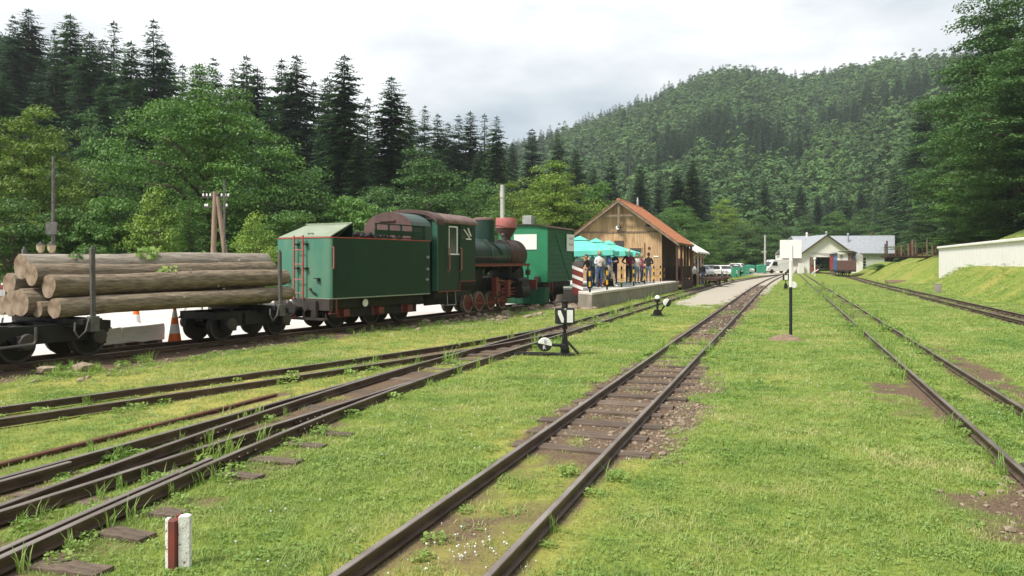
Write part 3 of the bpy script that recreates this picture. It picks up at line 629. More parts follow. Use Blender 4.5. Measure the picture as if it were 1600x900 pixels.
# underframe
m = MB(); m.box(-.75,.75,ya+.1,yb-.05,.62,.86); 
for sx in (-1, 1): m.box(sx*.6-.03, sx*.6+.03, ya+.3, yb-.2, .36, .7)
m.obj('underframe', 'steel_black', T)
m = MB(); m.box(-.98,.98,ya-.06,ya+.06,.58,.87); m.box(-.9,.9,ya-.16,ya-.02,.34,.40); m.box(.42,.60,ya-.14,ya-.06,.4,.82); m.obj('buffer_beam', 'steel_dark', T, bevel=.01)
m = MB(); m.tube([(.9,ya-.08,.36),(.9,ya-.1,.5)], .012, 6); m.obj('foot_hook', 'stake', T)
m = MB(); m.cyl((0,ya-.05,.62),(0,ya-.36,.62),.055,n=10); m.lathe((0,ya-.36,.62),[(.19,0),(.2,-.02),(.17,-.05)],18,'y'); m.obj('buffer', 'steel_black', T, smooth=True)
m = MB(); m.lathe((-.14,ya-.30,.40),[(.03,.16),(.10,.10),(.16,.02),(.15,0),(.02,0)],14); m.obj('red_coupling_lamp', 'red_paint', T, smooth=True)
m = MB(); m.tube([(-.32+.0,ya-.18,.70),(-.26,ya-.28,.86),(-.14,ya-.31,.88),(-.05,ya-.30,.78),(-.04,ya-.28,.62)], .026, 8); m.obj('brake_hose', 'white', T)
m = MB(); m.tube([(.15,ya-.08,.62),(.3,ya-.2,.56),(.42,ya-.2,.66)], .018, 6); m.tube([(-.5,ya-.08,.66),(-.3,ya-.2,.58),(-.1,ya-.26,.66)], .02, 6); m.obj('coupling_chain', 'steel_dark', T)
m = MB(); m.box(.93,.97,ya-.02,ya+.02,.5,.86); m.box(.93,.97,ya+.18,ya+.22,.5,.86); m.box(.9,.99,ya-.03,ya+.22,.5,.52); m.obj('red_step', 'red_rust', T)
for y in (-1.25, 0.05, 1.25):
    wheelset(T, y, .36, mats=('steel_black', 'steel_dark'))
    for sx in (-1, 1):
        m = MB(); m.box(sx*.60, sx*.80, y-.11, y+.11, .40, .58); m.box(sx*.58,sx*.64,y-.2,y+.2,.36,.64); m.obj('axle_box', 'red_rust', T, bevel=.015)
        m = MB()
        for i in range(4): m.box(sx*.68-.04, sx*.68+.04, y-.36+.07*i, y+.36-.07*i, .60+.022*i, .62+.022*i)
        m.obj('leaf_spring', 'steel_black', T)
m = MB(); m.lathe((.82,-.62,.72),[(.05,-.01),(.10,0),(.10,.02)],14,'x'); m.obj('hand_wheel', 'white', T)

# ---- steam locomotive ------------------------------------------------------
Lo = veh('steam_locomotive', 'rusty green steam locomotive with red-topped spark-arrester funnel', 'locomotive', 24.5, 6.5)
hw = 1.03; ya, yb = -3.75, -1.46; zb, zt = .92, 3.0
m = MB()
def sideplate(sx):
    x0, x1 = (hw-.03, hw) if sx > 0 else (-hw, -hw+.03)
    m.box(x0, x1, ya+.02, -3.37, zb, zt)                              # rear strip
    m.box(x0, x1, -2.43, -2.34, 1.20, zt); m.box(x0, x1, -2.34, -1.70, 1.20, 2.50); m.box(x0, x1, -2.34, -1.70, 2.86, zt); m.box(x0, x1, -1.70, yb, 1.20, zt)
sideplate(1); sideplate(-1)
m.box(-hw+.03, hw-.03, yb-.03, yb, 1.2, 2.4); m.box(-hw+.03, -.35, yb-.03, yb, 2.4, 3.05); m.box(.62, hw-.03, yb-.03, yb, 2.4, 3.0); m.box(-.35, .62, yb-.03, yb, 2.95, 3.2)
m.box(-hw+.03, -.55, ya, ya+.03, zb, 3.05); m.box(.55, hw-.03, ya+.02, ya+.05, zb, 3.05); m.box(-.55, .55, ya, ya+.03, 2.6, 3.2)
m.obj('cab_wall', 'green_dark', Lo)
m = MB(); m.box(.86, hw-.001, ya-.03, ya+.018, zb, 3.05); m.obj('cab_rear_plate', 'green_worn', Lo, label='bleached rear edge of the cab')
d = MB(); d.box(hw-.05, hw-.018, -3.37, -2.43, .93, 2.02); d.box(hw-.05, hw-.018, -3.37, -3.08, 2.02, 2.98); d.box(hw-.05, hw-.018, -2.58, -2.43, 2.02, 2.98); d.box(hw-.05, hw-.018, -3.08, -2.58, 2.86, 2.98)
door = d.obj('cab_door', 'green_dark', Lo)
d = MB(); d.box(hw-.04, hw-.01, -3.09, -3.06, 2.02, 2.88); d.box(hw-.04, hw-.01, -2.61, -2.56, 2.0, 2.88); d.box(hw-.04, hw-.01, -3.06, -2.61, 2.84, 2.88); d.box(hw-.04, hw-.01, -3.1, -2.45, 2.0, 2.04); d.obj('window_frame', 'white_worn', door)
d = MB(); d.box(hw-.04, hw-.03, -3.06, -2.61, 2.04, 2.84); d.obj('pane', 'glass', door)
d = MB(); d.box(hw-.03, hw-.02, -2.34, -1.70, 2.50, 2.86); d.obj('cab_window', 'glass', Lo); d = MB(); d.box(hw-.012,hw+.006,-2.05,-1.72,2.49,2.53); d.bar((hw+.004,-2.2,2.8),(hw+.004,-1.85,2.55),.03); d.bar((hw+.004,-1.95,2.85),(hw+.004,-1.76,2.6),.04); d.obj('window_bar', 'white_worn', Lo)
for y in (-3.16, -2.44):
    d = MB(); d.tube([(hw-.01, y, 2.22), (hw+.06, y, 2.20), (hw+.06, y, 1.54), (hw-.01, y, 1.50)], .02, 8); d.obj('grab_rail', 'red_pink', Lo)
d = MB(); d.box(hw-.02, hw+.015, ya+.05, -2.43, zb-.04, zb); d.box(hw-.02, hw+.015, -2.43, yb, 1.16, 1.20); d.box(hw-.02,hw+.012,-2.455,-2.425,zb,1.2); d.obj('red_sill', 'red_rust', Lo)
d = MB(); prof = [(-hw-.06, 2.98)]+[(-(hw+.06)*math.cos(math.pi*k/16), 3.0+.36*math.sin(math.pi*k/16)) for k in range(17)]+[(hw+.06, 2.98), (hw, 2.98)]
inner = [((hw+.02)*math.cos(math.pi*k/16), 2.97+.34*math.sin(math.pi*k/16)) for k in range(17)]
def archroof(m, w, zb_, rise, th, y0, y1, n=16):
    o_ = [(-w*math.cos(math.pi*k/n), zb_+rise*math.sin(math.pi*k/n)) for k in range(n+1)]; i_ = [(x*.985, z-th) for x, z in o_]
    for k in range(n):
        a, b_, c, e_ = o_[k], o_[k+1], i_[k+1], i_[k]
        m.add([(a[0],y0,a[1]),(b_[0],y0,b_[1]),(b_[0],y1,b_[1]),(a[0],y1,a[1]),(e_[0],y0,e_[1]),(c[0],y0,c[1]),(c[0],y1,c[1]),(e_[0],y1,e_[1])], [(0,1,2,3),(7,6,5,4),(0,4,5,1),(3,2,6,7)])
    for k, s_ in ((0, 1), (n, 1)):
        a, e_ = o_[k], i_[k]; m.add([(a[0],y0,a[1]),(a[0],y1,a[1]),(e_[0],y1,e_[1]),(e_[0],y0,e_[1])], [(0,1,2,3)])
    return m
archroof(MB(), hw+.05, 2.99, .34, .04, ya+.35, yb+.10).obj('cab_roof', 'roof_brown', Lo, smooth=True)
archroof(MB(), hw+.03, 2.99, .37, .10, ya-.12, ya+.35).obj('roof_hood', 'maroon', Lo, smooth=True)
# boiler
bz = 2.05; m = MB(); m.lathe((0, 0, bz), [(.54, yb), (.56, yb+.05), (.56, 2.15)], 36, 'y'); bo = m.obj('boiler', 'green_boiler', Lo, smooth=True)
m = MB(); m.lathe((0, 0, bz), [(.57, 2.15), (.585, 2.18), (.585, 3.46), (.57, 3.50), (.50, 3.52)], 36, 'y'); sb = m.obj('smokebox', 'smokebox', Lo, smooth=True)
m = MB(); m.lathe((0, 0, bz), [(.46, 3.52), (.42, 3.58), (.2, 3.64), (.02, 3.65)], 30, 'y'); m.cyl((0, 3.64, bz), (0, 3.74, bz), .035, n=8); m.bar((-.15,3.7,bz),(.15,3.7,bz),.03); m.obj('smokebox_door', 'smokebox', sb, smooth=True)
m = MB()
for y in (-.6, .35, 1.95): m.lathe((0, 0, bz), [(.568, y-.025), (.572, y-.025), (.572, y+.025), (.568, y+.025)], 36, 'y', caps=False)
m.obj('boiler_band', 'steel_dark', bo, smooth=True)
m = MB()
for k in range(24): 
    a = 2*math.pi*k/24; m.ball((.53*math.cos(a), 3.52, bz+.53*math.sin(a)), .02, 6, 4)
    a += .1; m.ball((.588*math.cos(a), 2.25, bz+.588*math.sin(a)), .015, 6, 4); m.ball((.588*math.cos(a), 3.4, bz+.588*math.sin(a)), .015, 6, 4)
m.obj('rivet', 'smokebox', sb)
m = MB(); m.lathe((0, 1.02, 2.45), [(.40, 0), (.395, .05), (.385, .78), (.37, .85), (.30, .89), (.02, .90)], 28); m.obj('steam_dome', 'green_dark', Lo, smooth=True)
m = MB(); m.lathe((0, 1.02, 3.27), [(.392, 0), (.392, .03), (.38, .07), (.31, .095), (.02, .10)], 28); m.obj('dome_cap', 'roof_brown', Lo, smooth=True)
m = MB(); m.cyl((-.2, -.35, 2.5), (-.2, -.35, 3.0), .12, n=14); m.lathe((.1,-.45,2.5),[(.1,0),(.1,.28),(.05,.36),(.05,.44)],12); m.obj('safety_valve', 'green_boiler', Lo, smooth=True)
m = MB(); m.lathe((0, 2.83, 2.55), [(.22, 0), (.17, .06), (.17, .14), (.39, .50), (.40, .52)], 28); fu = m.obj('funnel', 'smokebox', Lo, smooth=True)
m = MB(); m.lathe((0, 2.83, 3.03), [(.375, 0), (.40, .04), (.40, .36), (.375, .42), (.33, .42), (.33, .3)], 28); m.obj('funnel_band', 'red_pink', fu, smooth=True)
m = MB(); m.cyl((.3, 1.95, 2.45), (.3, 1.95, 2.72), .03, n=8); m.ball((.3, 1.95, 2.78), .06, 10, 6); m.cyl((.3,2.12,2.5),(.3,2.12,2.7),.05,n=10); m.obj('whistle', 'stake', Lo)
m = MB(); m.tube([(.30, .55, 2.56), (.44, .55, 2.46), (.57, .58, 2.25), (.60, .6, 2.0), (.58, .5, 1.85)], .026, 8); m.tube([(.34, .6, 2.55), (.47, .95, 2.42), (.56, 1.2, 2.25), (.60, 1.35, 2.05)], .024, 8); m.tube([(.38,1.0,3.1),(.45,1.5,3.08),(.40,2.0,3.05),(.2,2.5,2.9)], .014, 6); m.obj('steam_pipe', 'green_boiler', Lo, smooth=True)
m = MB(); m.bar((.62, yb, 1.965), (.66, 1.0, 1.965), .03); 
for y in (-1.0, 0, .8): m.bar((.57, y, 1.96), (.65, y, 1.96), .02)
m.obj('hand_rail', 'stake', Lo)
for sx in (-1, 1):
    m = MB(); m.box(sx*.55 if sx > 0 else -1.02, 1.02 if sx > 0 else -.55, yb, 2.75, 1.70, 1.725); m.box(sx*1.0-.02, sx*1.0+.02, yb, 2.75, 1.64, 1.735); m.obj('running_board', 'red_rust', Lo, label='rusty red running board')
m = MB()
for y in (-.9, .2, 1.3, 2.3): m.add([(.5,y,1.70),(.95,y,1.70),(.5,y,1.35),(.5,y+.03,1.70),(.95,y+.03,1.70),(.5,y+.03,1.35)], [(0,1,2),(5,4,3),(0,3,4,1),(1,4,5,2),(2,5,3,0)])
m.obj('board_bracket', 'steel_black', Lo)
# frame, firebox, cylinders, wheels
m = MB(); m.box(-.34, -.28, yb-1.9, 3.5, .45, 1.2); m.box(.28, .34, yb-1.9, 3.5, .45, 1.2); m.box(-.45, .45, yb-.2, .1, 1.0, 1.75); m.box(-.42,.42,2.2,3.4,.95,1.6); m.box(-.9,.9,ya,yb-.1,.72,.9); m.obj('main_frame', 'steel_black', Lo)
m = MB(); m.box(-.98, .98, 3.42, 3.52, .74, 1.12); m.obj('front_beam', 'red_rust', Lo, bevel=.01)
m = MB(); m.cyl((.0, 3.5, .93), (0, 3.86, .93), .07, n=12); m.lathe((0, 3.86, .93), [(.21, 0), (.22, .03), (.19, .06)], 18, 'y'); m.obj('buffer', 'red_rust', Lo, smooth=True)
m = MB(); m.lathe((.30, 3.0, 1.06), [(.16, 0), (.17, .02), (.17, .5), (.14, .54), (.02, .56)], 18, 'y'); m.obj('front_lamp', 'smokebox', Lo, smooth=True)
for y in (-.86, -.07, .80, 1.65): wheelset(Lo, y, .335, mats=('red_rust', 'tyre_steel'))
for sx in (-1, 1):
    m = MB(); m.lathe((sx*.80, 0, .72), [(.24, 2.1), (.26, 2.12), (.26, 2.78), (.24, 2.8), (.08, 2.82)], 20, 'y'); m.lathe((sx*.80, 0, 1.08), [(.13, 2.0), (.14, 2.02), (.14, 2.88), (.12, 2.9)], 16, 'y'); m.box(sx*.80-.2, sx*.80+.2, 2.14, 2.76, .72, 1.1); m.obj('cylinder', 'steel_black', Lo, smooth=True)
    m = MB(); x = sx*.60
    m.bar((x, -.86, .40), (x, 1.65, .40), .04, .07)
    for y in (-.86, -.07, .80, 1.65): m.lathe((x, y, .40), [(.075, -.03), (.075, .03)], 12, 'x')
    m.obj('coupling_rod', 'red_rust', Lo)
    m = MB(); m.bar((x+sx*.06, .80, .42), (x+sx*.08, 1.75, .70), .035, .07); m.bar((x+sx*.1, 1.7, .71), (x+sx*.12, 2.1, .72), .05); m.lathe((x+sx*.06,.8,.42),[(.07,-.03),(.07,.03)],12,'x'); m.obj('connecting_rod', 'red_rust', Lo)
    m = MB(); m.box(x, x+sx*.20, .48, .62, .62, 1.26); m.prism([(.62,1.22),(.95,1.10),(1.02,.76),(.62,.72)], x+sx*.02, x+sx*.10, 'x'); m.box(x+sx*.05, x+sx*.24, 1.30, 1.50, .55, 1.14); m.bar((x+sx*.14, .6, 1.18), (x+sx*.16, 1.7, 1.02), .05, .06); m.bar((x+sx*.16, 1.42, .6), (x+sx*.16, 1.66, 1.15), .05); m.bar((x+sx*.1, .95, 1.0), (x+sx*.12, 2.0, 1.07), .04)
    m.bar((x+sx*.12, 1.0, .72), (x+sx*.12, 2.1, .60), .04, .05); m.bar((x+sx*.12, 1.0, .84), (x+sx*.12, 2.1, .84), .04, .05)
    m.obj('valve_gear', 'red_rust', Lo)
m = MB(); m.bar((.95, -3.1, .92), (.98, -3.1, .48), .02); m.bar((.95, -2.6, .92), (.98, -2.6, .48), .02); m.box(.86, 1.0, -3.12, -2.58, .46, .48); m.obj('cab_step', 'grey_paint', Lo)
for y in (2.0, 2.1): 
    m = MB(); m.tube([(.7, y+.6, 1.70), (.75, y+.65, 1.4), (.72, y+.7, 1.15), (.62, y+.95, 1.0)], .02, 6); m.obj('pipe', 'steel_dark', Lo)
m = MB(); m.cyl((.78, 3.1, .80), (.78, 3.1, 1.70), .03, n=8); m.box(.70, .86, 3.05, 3.16, 1.3, 1.5); m.obj('lubricator', 'steel_dark', Lo)

# ---- green goods van ---------------------------------------------------------
Wg = veh('goods_van', 'bright green goods van standing at the end of the platform', 'rail wagon', 30.5, 2.5)
hw, ya, yb, zb, zt = 1.04, -1.34, 2.05, .99, 3.16
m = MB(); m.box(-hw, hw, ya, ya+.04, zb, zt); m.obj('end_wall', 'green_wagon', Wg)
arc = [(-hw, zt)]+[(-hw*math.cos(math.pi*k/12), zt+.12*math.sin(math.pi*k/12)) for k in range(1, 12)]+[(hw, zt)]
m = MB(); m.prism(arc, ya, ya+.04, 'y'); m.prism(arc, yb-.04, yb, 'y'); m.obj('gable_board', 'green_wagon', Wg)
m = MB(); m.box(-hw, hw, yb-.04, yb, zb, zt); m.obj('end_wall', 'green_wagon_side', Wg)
for sx in (-1, 1):
    nb = 12
    for k in range(nb):
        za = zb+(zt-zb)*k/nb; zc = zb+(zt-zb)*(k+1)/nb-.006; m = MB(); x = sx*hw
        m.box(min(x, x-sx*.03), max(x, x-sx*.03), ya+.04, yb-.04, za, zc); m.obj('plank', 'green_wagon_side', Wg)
    x = sx*(hw+.003); m = MB(); m.bar((x, -.34, 2.90), (x, 1.55, 1.02), .05, .03, up=(1,0,0)); m.box(min(x,x+sx*.03),max(x,x+sx*.03), ya, ya+.06, zb, zt); m.box(min(x,x+sx*.03),max(x,x+sx*.03), yb-.06, yb, zb, zt); m.obj('brace', 'green_wagon_side', Wg)
archroof(MB(), hw+.06, zt+.01, .14, .035, ya-.10, yb+.16, 12).obj('roof', 'wood_dark', Wg, smooth=True)
m = MB(); m.box(-.33, .56, ya-.02, ya, 2.33, 2.86); m.obj('white_panel', 'white', Wg, label='blank white panel on the end wall')
m = MB(); m.box(-.37, .60, ya-.026, ya-.001, 2.86, 2.90); m.box(-.37, .60, ya-.026, ya-.001, 2.29, 2.33); m.box(-.37,-.33,ya-.026,ya-.001,2.33,2.86); m.box(.56,.60,ya-.026,ya-.001,2.33,2.86); m.obj('panel_frame', 'white', Wg)
m = MB(); m.box(hw+.035, hw+.06, 1.0, 2.0, 2.26, 2.98); ps = m.obj('poster_board', 'white', Wg)
m = MB(); rr = random.Random(3)
for r0 in range(2):
    z = 2.80-.26*r0
    for k in range(5): y = 1.28+.12*k; m.box(hw+.0605, hw+.062, y, y+.08, z-.03, z+.03); m.box(hw+.0605, hw+.062, y, y+.02, z-.07, z+.07)
m.obj('poster_print', 'grey_paint', ps)
m = MB(); m.box(-.92, .92, ya+.05, yb-.05, .76, .97); 
for sx in (-1, 1): m.box(sx*.62-.03, sx*.62+.03, ya+.2, yb-.2, .40, .76)
m.obj('underframe', 'steel_black', Wg)
for y in (-.45, 1.25): wheelset(Wg, y, .33, mats=('red_rust', 'steel_dark'))
m = MB()
for k in range(7): m.box(-1.0+.30*k, -.715+.30*k, ya-.42, ya-.38, .14, .76)
m.box(-1.02, 1.09, ya-.40, ya-.32, .74, .79); m.box(-1.0,-.94,ya-.38,ya,.5,.76); m.box(1.03,1.09,ya-.38,ya+.1,.2,.78); m.obj('end_skirt', 'green_wagon_side', Wg)
m = MB(); m.box(.52, .74, ya-.10, ya, .86, 1.22); m.cyl((.63, ya-.3, .98), (.63, ya, .98), .08, n=12); m.obj('end_bracket', 'steel_dark', Wg)
m = MB(); m.tube([(1.06, -1.15, .98), (1.08, -1.15, .58), (1.08, -.8, .58), (1.06, -.8, .98)], .02, 6); m.obj('step', 'red_rust', Wg)
m = MB(); m.box(-.2, .2, -.9, -.5, zt+.11, zt+.52); m.obj('roof_box', 'grey_paint', Wg, bevel=.02)
# ------------------------------------------------------------------ platform
PZ = .62
pf = thing('station_platform', 'raised concrete platform with pale top in front of the wooden station', 'platform', (0, 0, 0))
poly = [(-7.02,28.7),(-6.45,49.4),(-14.0,49.4),(-14.0,34.0),(-8.75,34.0),(-8.35,31.6),(-7.7,29.3)]
m = MB(); m.prism(poly, -.05, PZ-.10, 'z'); m.obj('retaining_wall', 'concrete', pf, bevel=.02)
def grow(p, k): c = (-10, 40); return [(c[0]+(x-c[0])*(1+k), c[1]+(y-c[1])*(1+k*.35)) for x, y in p]
m = MB(); m.prism(grow(poly, .012), PZ-.10, PZ, 'z'); m.obj('deck_slab', 'concrete_light', pf, bevel=.015)
# ------------------------------------------------------------------ wooden station
st = thing('wooden_station', 'brown timber station with orange tiled gable roof on the platform', 'building', (-9.9, 48.0, PZ))
W2 = 2.62; EZ = 3.15; RZ = 5.82-PZ-.12; SL = (RZ-EZ)/(W2)   # local: x across, y back, z up from the platform
DEP = 7.2; rr = random.Random(11)
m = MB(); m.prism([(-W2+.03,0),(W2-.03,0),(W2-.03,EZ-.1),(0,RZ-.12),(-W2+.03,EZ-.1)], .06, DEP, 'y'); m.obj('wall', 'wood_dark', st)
# front boards, two tiers
x = -W2; k = 0
while x < W2-.02:
    wdt = min(rr.uniform(.125, .2), W2-x); xa, xb = x, x+wdt-.008; top = min(2.62, EZ)
    def ztop(q): return EZ+(1-abs(q)/W2)*(RZ-EZ)-.06
    m = MB(); y = -.004*rr.random(); 
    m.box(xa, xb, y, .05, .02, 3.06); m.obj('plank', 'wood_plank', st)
    m = MB(); za, zb_ = ztop(xa), ztop(xb); zm = ztop(0)
    pr = [(xa,3.12),(xb,3.12),(xb,zb_)]+([(0,zm)] if xa < 0 < xb else [])+[(xa,za)]
    if min(za, zb_) > 3.16: m.prism(pr, y+.012, .05, 'y'); m.obj('plank', 'wood_plank', st)
    x += wdt; k += 1
m = MB(); m.box(-W2, W2, -.05, .03, 3.04, 3.13); m.obj('wall_plate', 'wood_grey', st)
m = MB(); m.box(-1.35, 1.35, -.50, -.40, 4.04, 4.16); m.box(-.07, .07, -.52, -.38, 3.3, RZ-.02); m.obj('truss', 'wood_grey', st)
# side boards (right)
y = .05
while y < DEP-.02:
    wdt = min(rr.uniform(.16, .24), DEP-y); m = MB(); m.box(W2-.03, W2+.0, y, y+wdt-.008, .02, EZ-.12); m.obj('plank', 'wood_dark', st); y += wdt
# windows / shutters on the front
for xa, xb, za, zb_, mt in ((-.37, .28, 2.14, 2.54, 'wood_dark'), (.63, 1.36, 1.64, 2.06, 'steel_dark')):
    w_ = MB(); w_.box(xa, xb, -.03, .0, za, zb_); wo_ = w_.obj('window', 'glass', st)
    f_ = MB()
    for a in ((xa-.06, xb+.06, zb_, zb_+.06), (xa-.06, xb+.06, za-.06, za), (xa-.06, xa, za, zb_), (xb, xb+.06, za, zb_)): f_.box(a[0], a[1], -.05, -.002, a[2], a[3])
    f_.obj('frame', 'wood_plank', wo_)
    n_ = int((zb_-za)/.09)
    for q in range(n_): l_ = MB(); z = za+.03+q*(zb_-za-.04)/n_; l_.add([(xa+.01,-.045,z),(xb-.01,-.045,z),(xb-.01,-.032,z+.07),(xa+.01,-.032,z+.07)], [(0,1,2,3)]); l_.obj('louvre', 'steel_dark', wo_)
m = MB(); m.box(-.6, 1.45, -.045, -.004, 1.50, 1.56); m.obj('ledge', 'wood_grey', st)
m = MB(); m.box(1.53, 1.57, -.03, -.004, 1.5, 2.4); m.obj('door_edge', 'wood_dark', st)
m = MB(); m.box(2.12, 2.42, -.035, -.004, 1.50, 1.58); m.obj('notice', 'white', st)
m = MB(); m.lathe((1.83, -.03, 2.05), [(.09, 0), (.09, .02)], 12, 'y'); m.obj('vent_cap', 'rust', st)
# clock / lamps under the truss
m = MB(); m.lathe((-.1, -.26, 3.36), [(.16, 0), (.17, .02), (.17, .16), (.1, .2)], 18, 'y'); lm = m.obj('wall_lamp', 'black', st, smooth=True)
m = MB(); m.lathe((-.1, -.28, 3.36), [(.135, 0), (.135, .015)], 18, 'y'); m.obj('lens', 'white', lm)
m = MB(); m.bar((-.1, -.2, 3.5), (-.04, -.42, 3.75), .03); m.obj('bracket', 'black', lm)
m = MB(); m.lathe((1.79, -.32, 3.40), [(.02, .13), (.10, .12), (.20, .02), (.21, 0), (.19, -.02), (.05, -.03)], 16); m.bar((1.79, -.3, 3.47), (1.79, 0, 3.45), .03); m.obj('bell_lamp', 'black', st, smooth=True)
# roof: rows of interlocking tiles
def tile_mesh(nm, wd, ln):
    m = MB(); n = 5; vs = []
    prof = [(-wd/2,.0),(-wd*.25,.012),(0,.03),(wd*.28,.045),(wd*.5,.02)]
    for t in (0, 1):
        for px, pz in prof: vs.append((px, t*ln, pz+(.022 if t == 0 else 0)))
    for px, pz in prof: vs.append((px, 0, pz-.012))
    fs = [(i, i+1, i+n+1, i+n) for i in range(n-1)] + [(i+2*n, i+2*n+1, i+1, i) for i in range(n-1)]
    m.add(vs, fs); return m.mesh(nm, 'tile', recalc=False)
OV = .62; slope_len = math.hypot(W2+1.08, (W2+1.08)*SL); ang = math.atan(SL); ROWS = 13; COLS = 28
tl = slope_len/ROWS; tw = (DEP+OV+.7)/COLS; TM = tile_mesh('tile', tw, tl*1.06)
roof = MB()
for sx in (-1, 1):
    X1 = W2+1.08; roof.add([(0,-OV,RZ),(sx*X1,-OV,RZ-SL*X1),(sx*X1,DEP+.7,RZ-SL*X1),(0,DEP+.7,RZ),(0,-OV,RZ-.07),(sx*X1,-OV,RZ-SL*X1-.07),(sx*X1,DEP+.7,RZ-SL*X1-.07),(0,DEP+.7,RZ-.07)], [(0,1,2,3),(7,6,5,4),(0,4,5,1),(1,5,6,2),(2,6,7,3),(3,7,4,0)])
ro = roof.obj('roof', 'wood_grey', st)
left_tiles = MB()
for sx in (1, -1):
    for i in range(ROWS):
        for j in range(COLS):
            s = slope_len - i*tl; x = sx*s*math.cos(ang); z = RZ - s*math.sin(ang) + .012; y = -OV+(j+.5)*tw
            M_ = Matrix.Translation((x, y, z)) @ Matrix.Rotation(R(90)*sx, 4, 'Z') @ Matrix.Rotation(ang, 4, 'X') 
            if sx == 1 and j < 23:
                o = link('tile', TM, ro); o.matrix_local = M_ @ Matrix.Rotation(rr.uniform(-.012, .012), 4, 'Y')
            else: left_tiles.add([M_ @ v.co for v in TM.vertices], [tuple(p.vertices) for p in TM.polygons])
lt = left_tiles.obj('rear_tiles', 'tile', ro, recalc=False); lt['kind'] = 'stuff'
m = MB(); 
for j in range(22):
    y = -OV+.02+j*(DEP+OV+.68)/22; m.lathe((0, y, RZ-.01), [(.125, 0), (.11, (DEP+OV+.68)/22*1.05)], 10, 'y')
m.obj('ridge_tiles', 'tile', ro)
for sx in (-1, 1):
    X1 = W2+1.10; m = MB(); m.add([(0,-OV-.03,RZ-.02),(sx*X1,-OV-.03,RZ-.02-SL*X1),(sx*X1,-OV-.03,RZ-.17-SL*X1),(0,-OV-.03,RZ-.17),(0,-OV+.01,RZ-.02),(sx*X1,-OV+.01,RZ-.02-SL*X1),(sx*X1,-OV+.01,RZ-.17-SL*X1),(0,-OV+.01,RZ-.17)], [(0,1,2,3),(7,6,5,4),(0,4,5,1),(1,5,6,2),(2,6,7,3),(3,7,4,0)]); m.obj('barge_board', 'wood_grey', ro)
m = MB(); m.box(1.6, 2.0, 5.4, 6.3, 3.55, 3.58); sky_ = m.obj('skylight', 'glass_pale', ro); sky_.location = (0, 0, .02)
m = MB(); m.lathe((-.1, 6.6, RZ), [(.08, 0), (.08, .5), (.02, .75)], 8); m.obj('roof_vent', 'grey_metal', ro)
# porch along the track side
PX = W2+.98
for y in (-.45, 1.6, 3.3, 5.0, 6.8):
    m = MB(); m.box(PX-.06, PX+.06, y-.06, y+.06, 0 if y < 1 else -.0, RZ-SL*PX-.1); m.bar((PX, y+.06, RZ-SL*PX-.7), (PX, y+.6, RZ-SL*PX-.14), .07); m.obj('porch_post', 'wood_dark', st)
m = MB(); m.box(PX-.05, PX+.05, -.55, 7.4, RZ-SL*PX-.16, RZ-SL*PX-.03); m.obj('porch_beam', 'wood_dark', st)
m = MB(); m.box(W2, PX+.12, 1.42, 7.3, -.12, -.0); m.box(PX+.02, PX+.10, 1.42, 7.3, -.62, -.12); m.obj('porch_deck', 'wood_dark', st)
m = MB(); m.box(PX-.03, PX+.03, 1.6, 6.8, .86, .94); m.box(PX-.03, PX+.03, 1.6, 6.8, .12, .18); m.obj('railing', 'wood_dark', st)
for q in range(24): m = MB(); y = 1.75+q*.215; m.box(PX-.015, PX+.015, y, y+.10, .18, .86); m.obj('baluster', 'wood_dark', st)
m = MB(); m.box(PX-.6, PX-.1, 2.2, 3.0, 0, .9); m.obj('porch_cupboard', 'wood_dark', st)
# ------------------------------------------------------------------ second building behind
b2 = thing('annex_building', 'tan timber annex with pale grey sheet roof behind the wooden station', 'building', (-9.4, 60.0, 0))
m = MB(); m.box(-3.2, 2.0, 0, 9, 0, 3.0); m.box(2.0, 2.55, .3, 9, 0, 2.75); m.obj('wall', 'wood_plank', b2)
m = MB(); m.add([(-3.6,-.5,4.2),(-.7,-.5,4.9),(3.05,-.5,2.62),(3.05,9.5,2.62),(-.7,9.5,4.9),(-3.6,9.5,3.3),(-3.6,-.5,4.1),(-.7,-.5,4.78),(3.05,-.5,2.5),(3.05,9.5,2.5),(-.7,9.5,4.78),(-3.6,9.5,3.2)], [(0,1,4,5),(1,2,3,4),(6,11,10,7),(7,10,9,8),(1,0,6,7),(2,1,7,8),(3,2,8,9),(4,3,9,10),(5,4,10,11),(0,5,11,6)]); m.obj('roof', 'white_worn', b2)
m = MB(); m.prism([(-3.2,3.0),(2.0,3.0),(2.0,3.1),(-.7,4.75),(-3.2,4.0)], .02, .06, 'y'); m.obj('gable', 'wood_plank', b2)
for y in (0.2, 2.6, 5.0, 7.4):
    m = MB(); m.box(2.55, 2.60, y+.3, y+.5, 0, 2.74); m.obj('wall_post', 'wood_dark', b2)
    m = MB(); m.bar((2.6, y+.4, 2.1), (2.98, y+.4, 2.5), .06); m.obj('eave_bracket', 'white_worn', b2)
for y in (.9, 3.4, 5.8): m = MB(); m.box(2.55, 2.58, y+.2, y+1.2, 1.0, 2.1); w_ = m.obj('window', 'glass', b2); m = MB(); m.box(2.58, 2.60, y+.67, y+.73, 1.0, 2.1); m.obj('mullion', 'white', w_)
m = MB(); m.box(1.0, 1.9, -.03, 0, .1, 2.1); m.obj('door', 'wood_dark', b2)
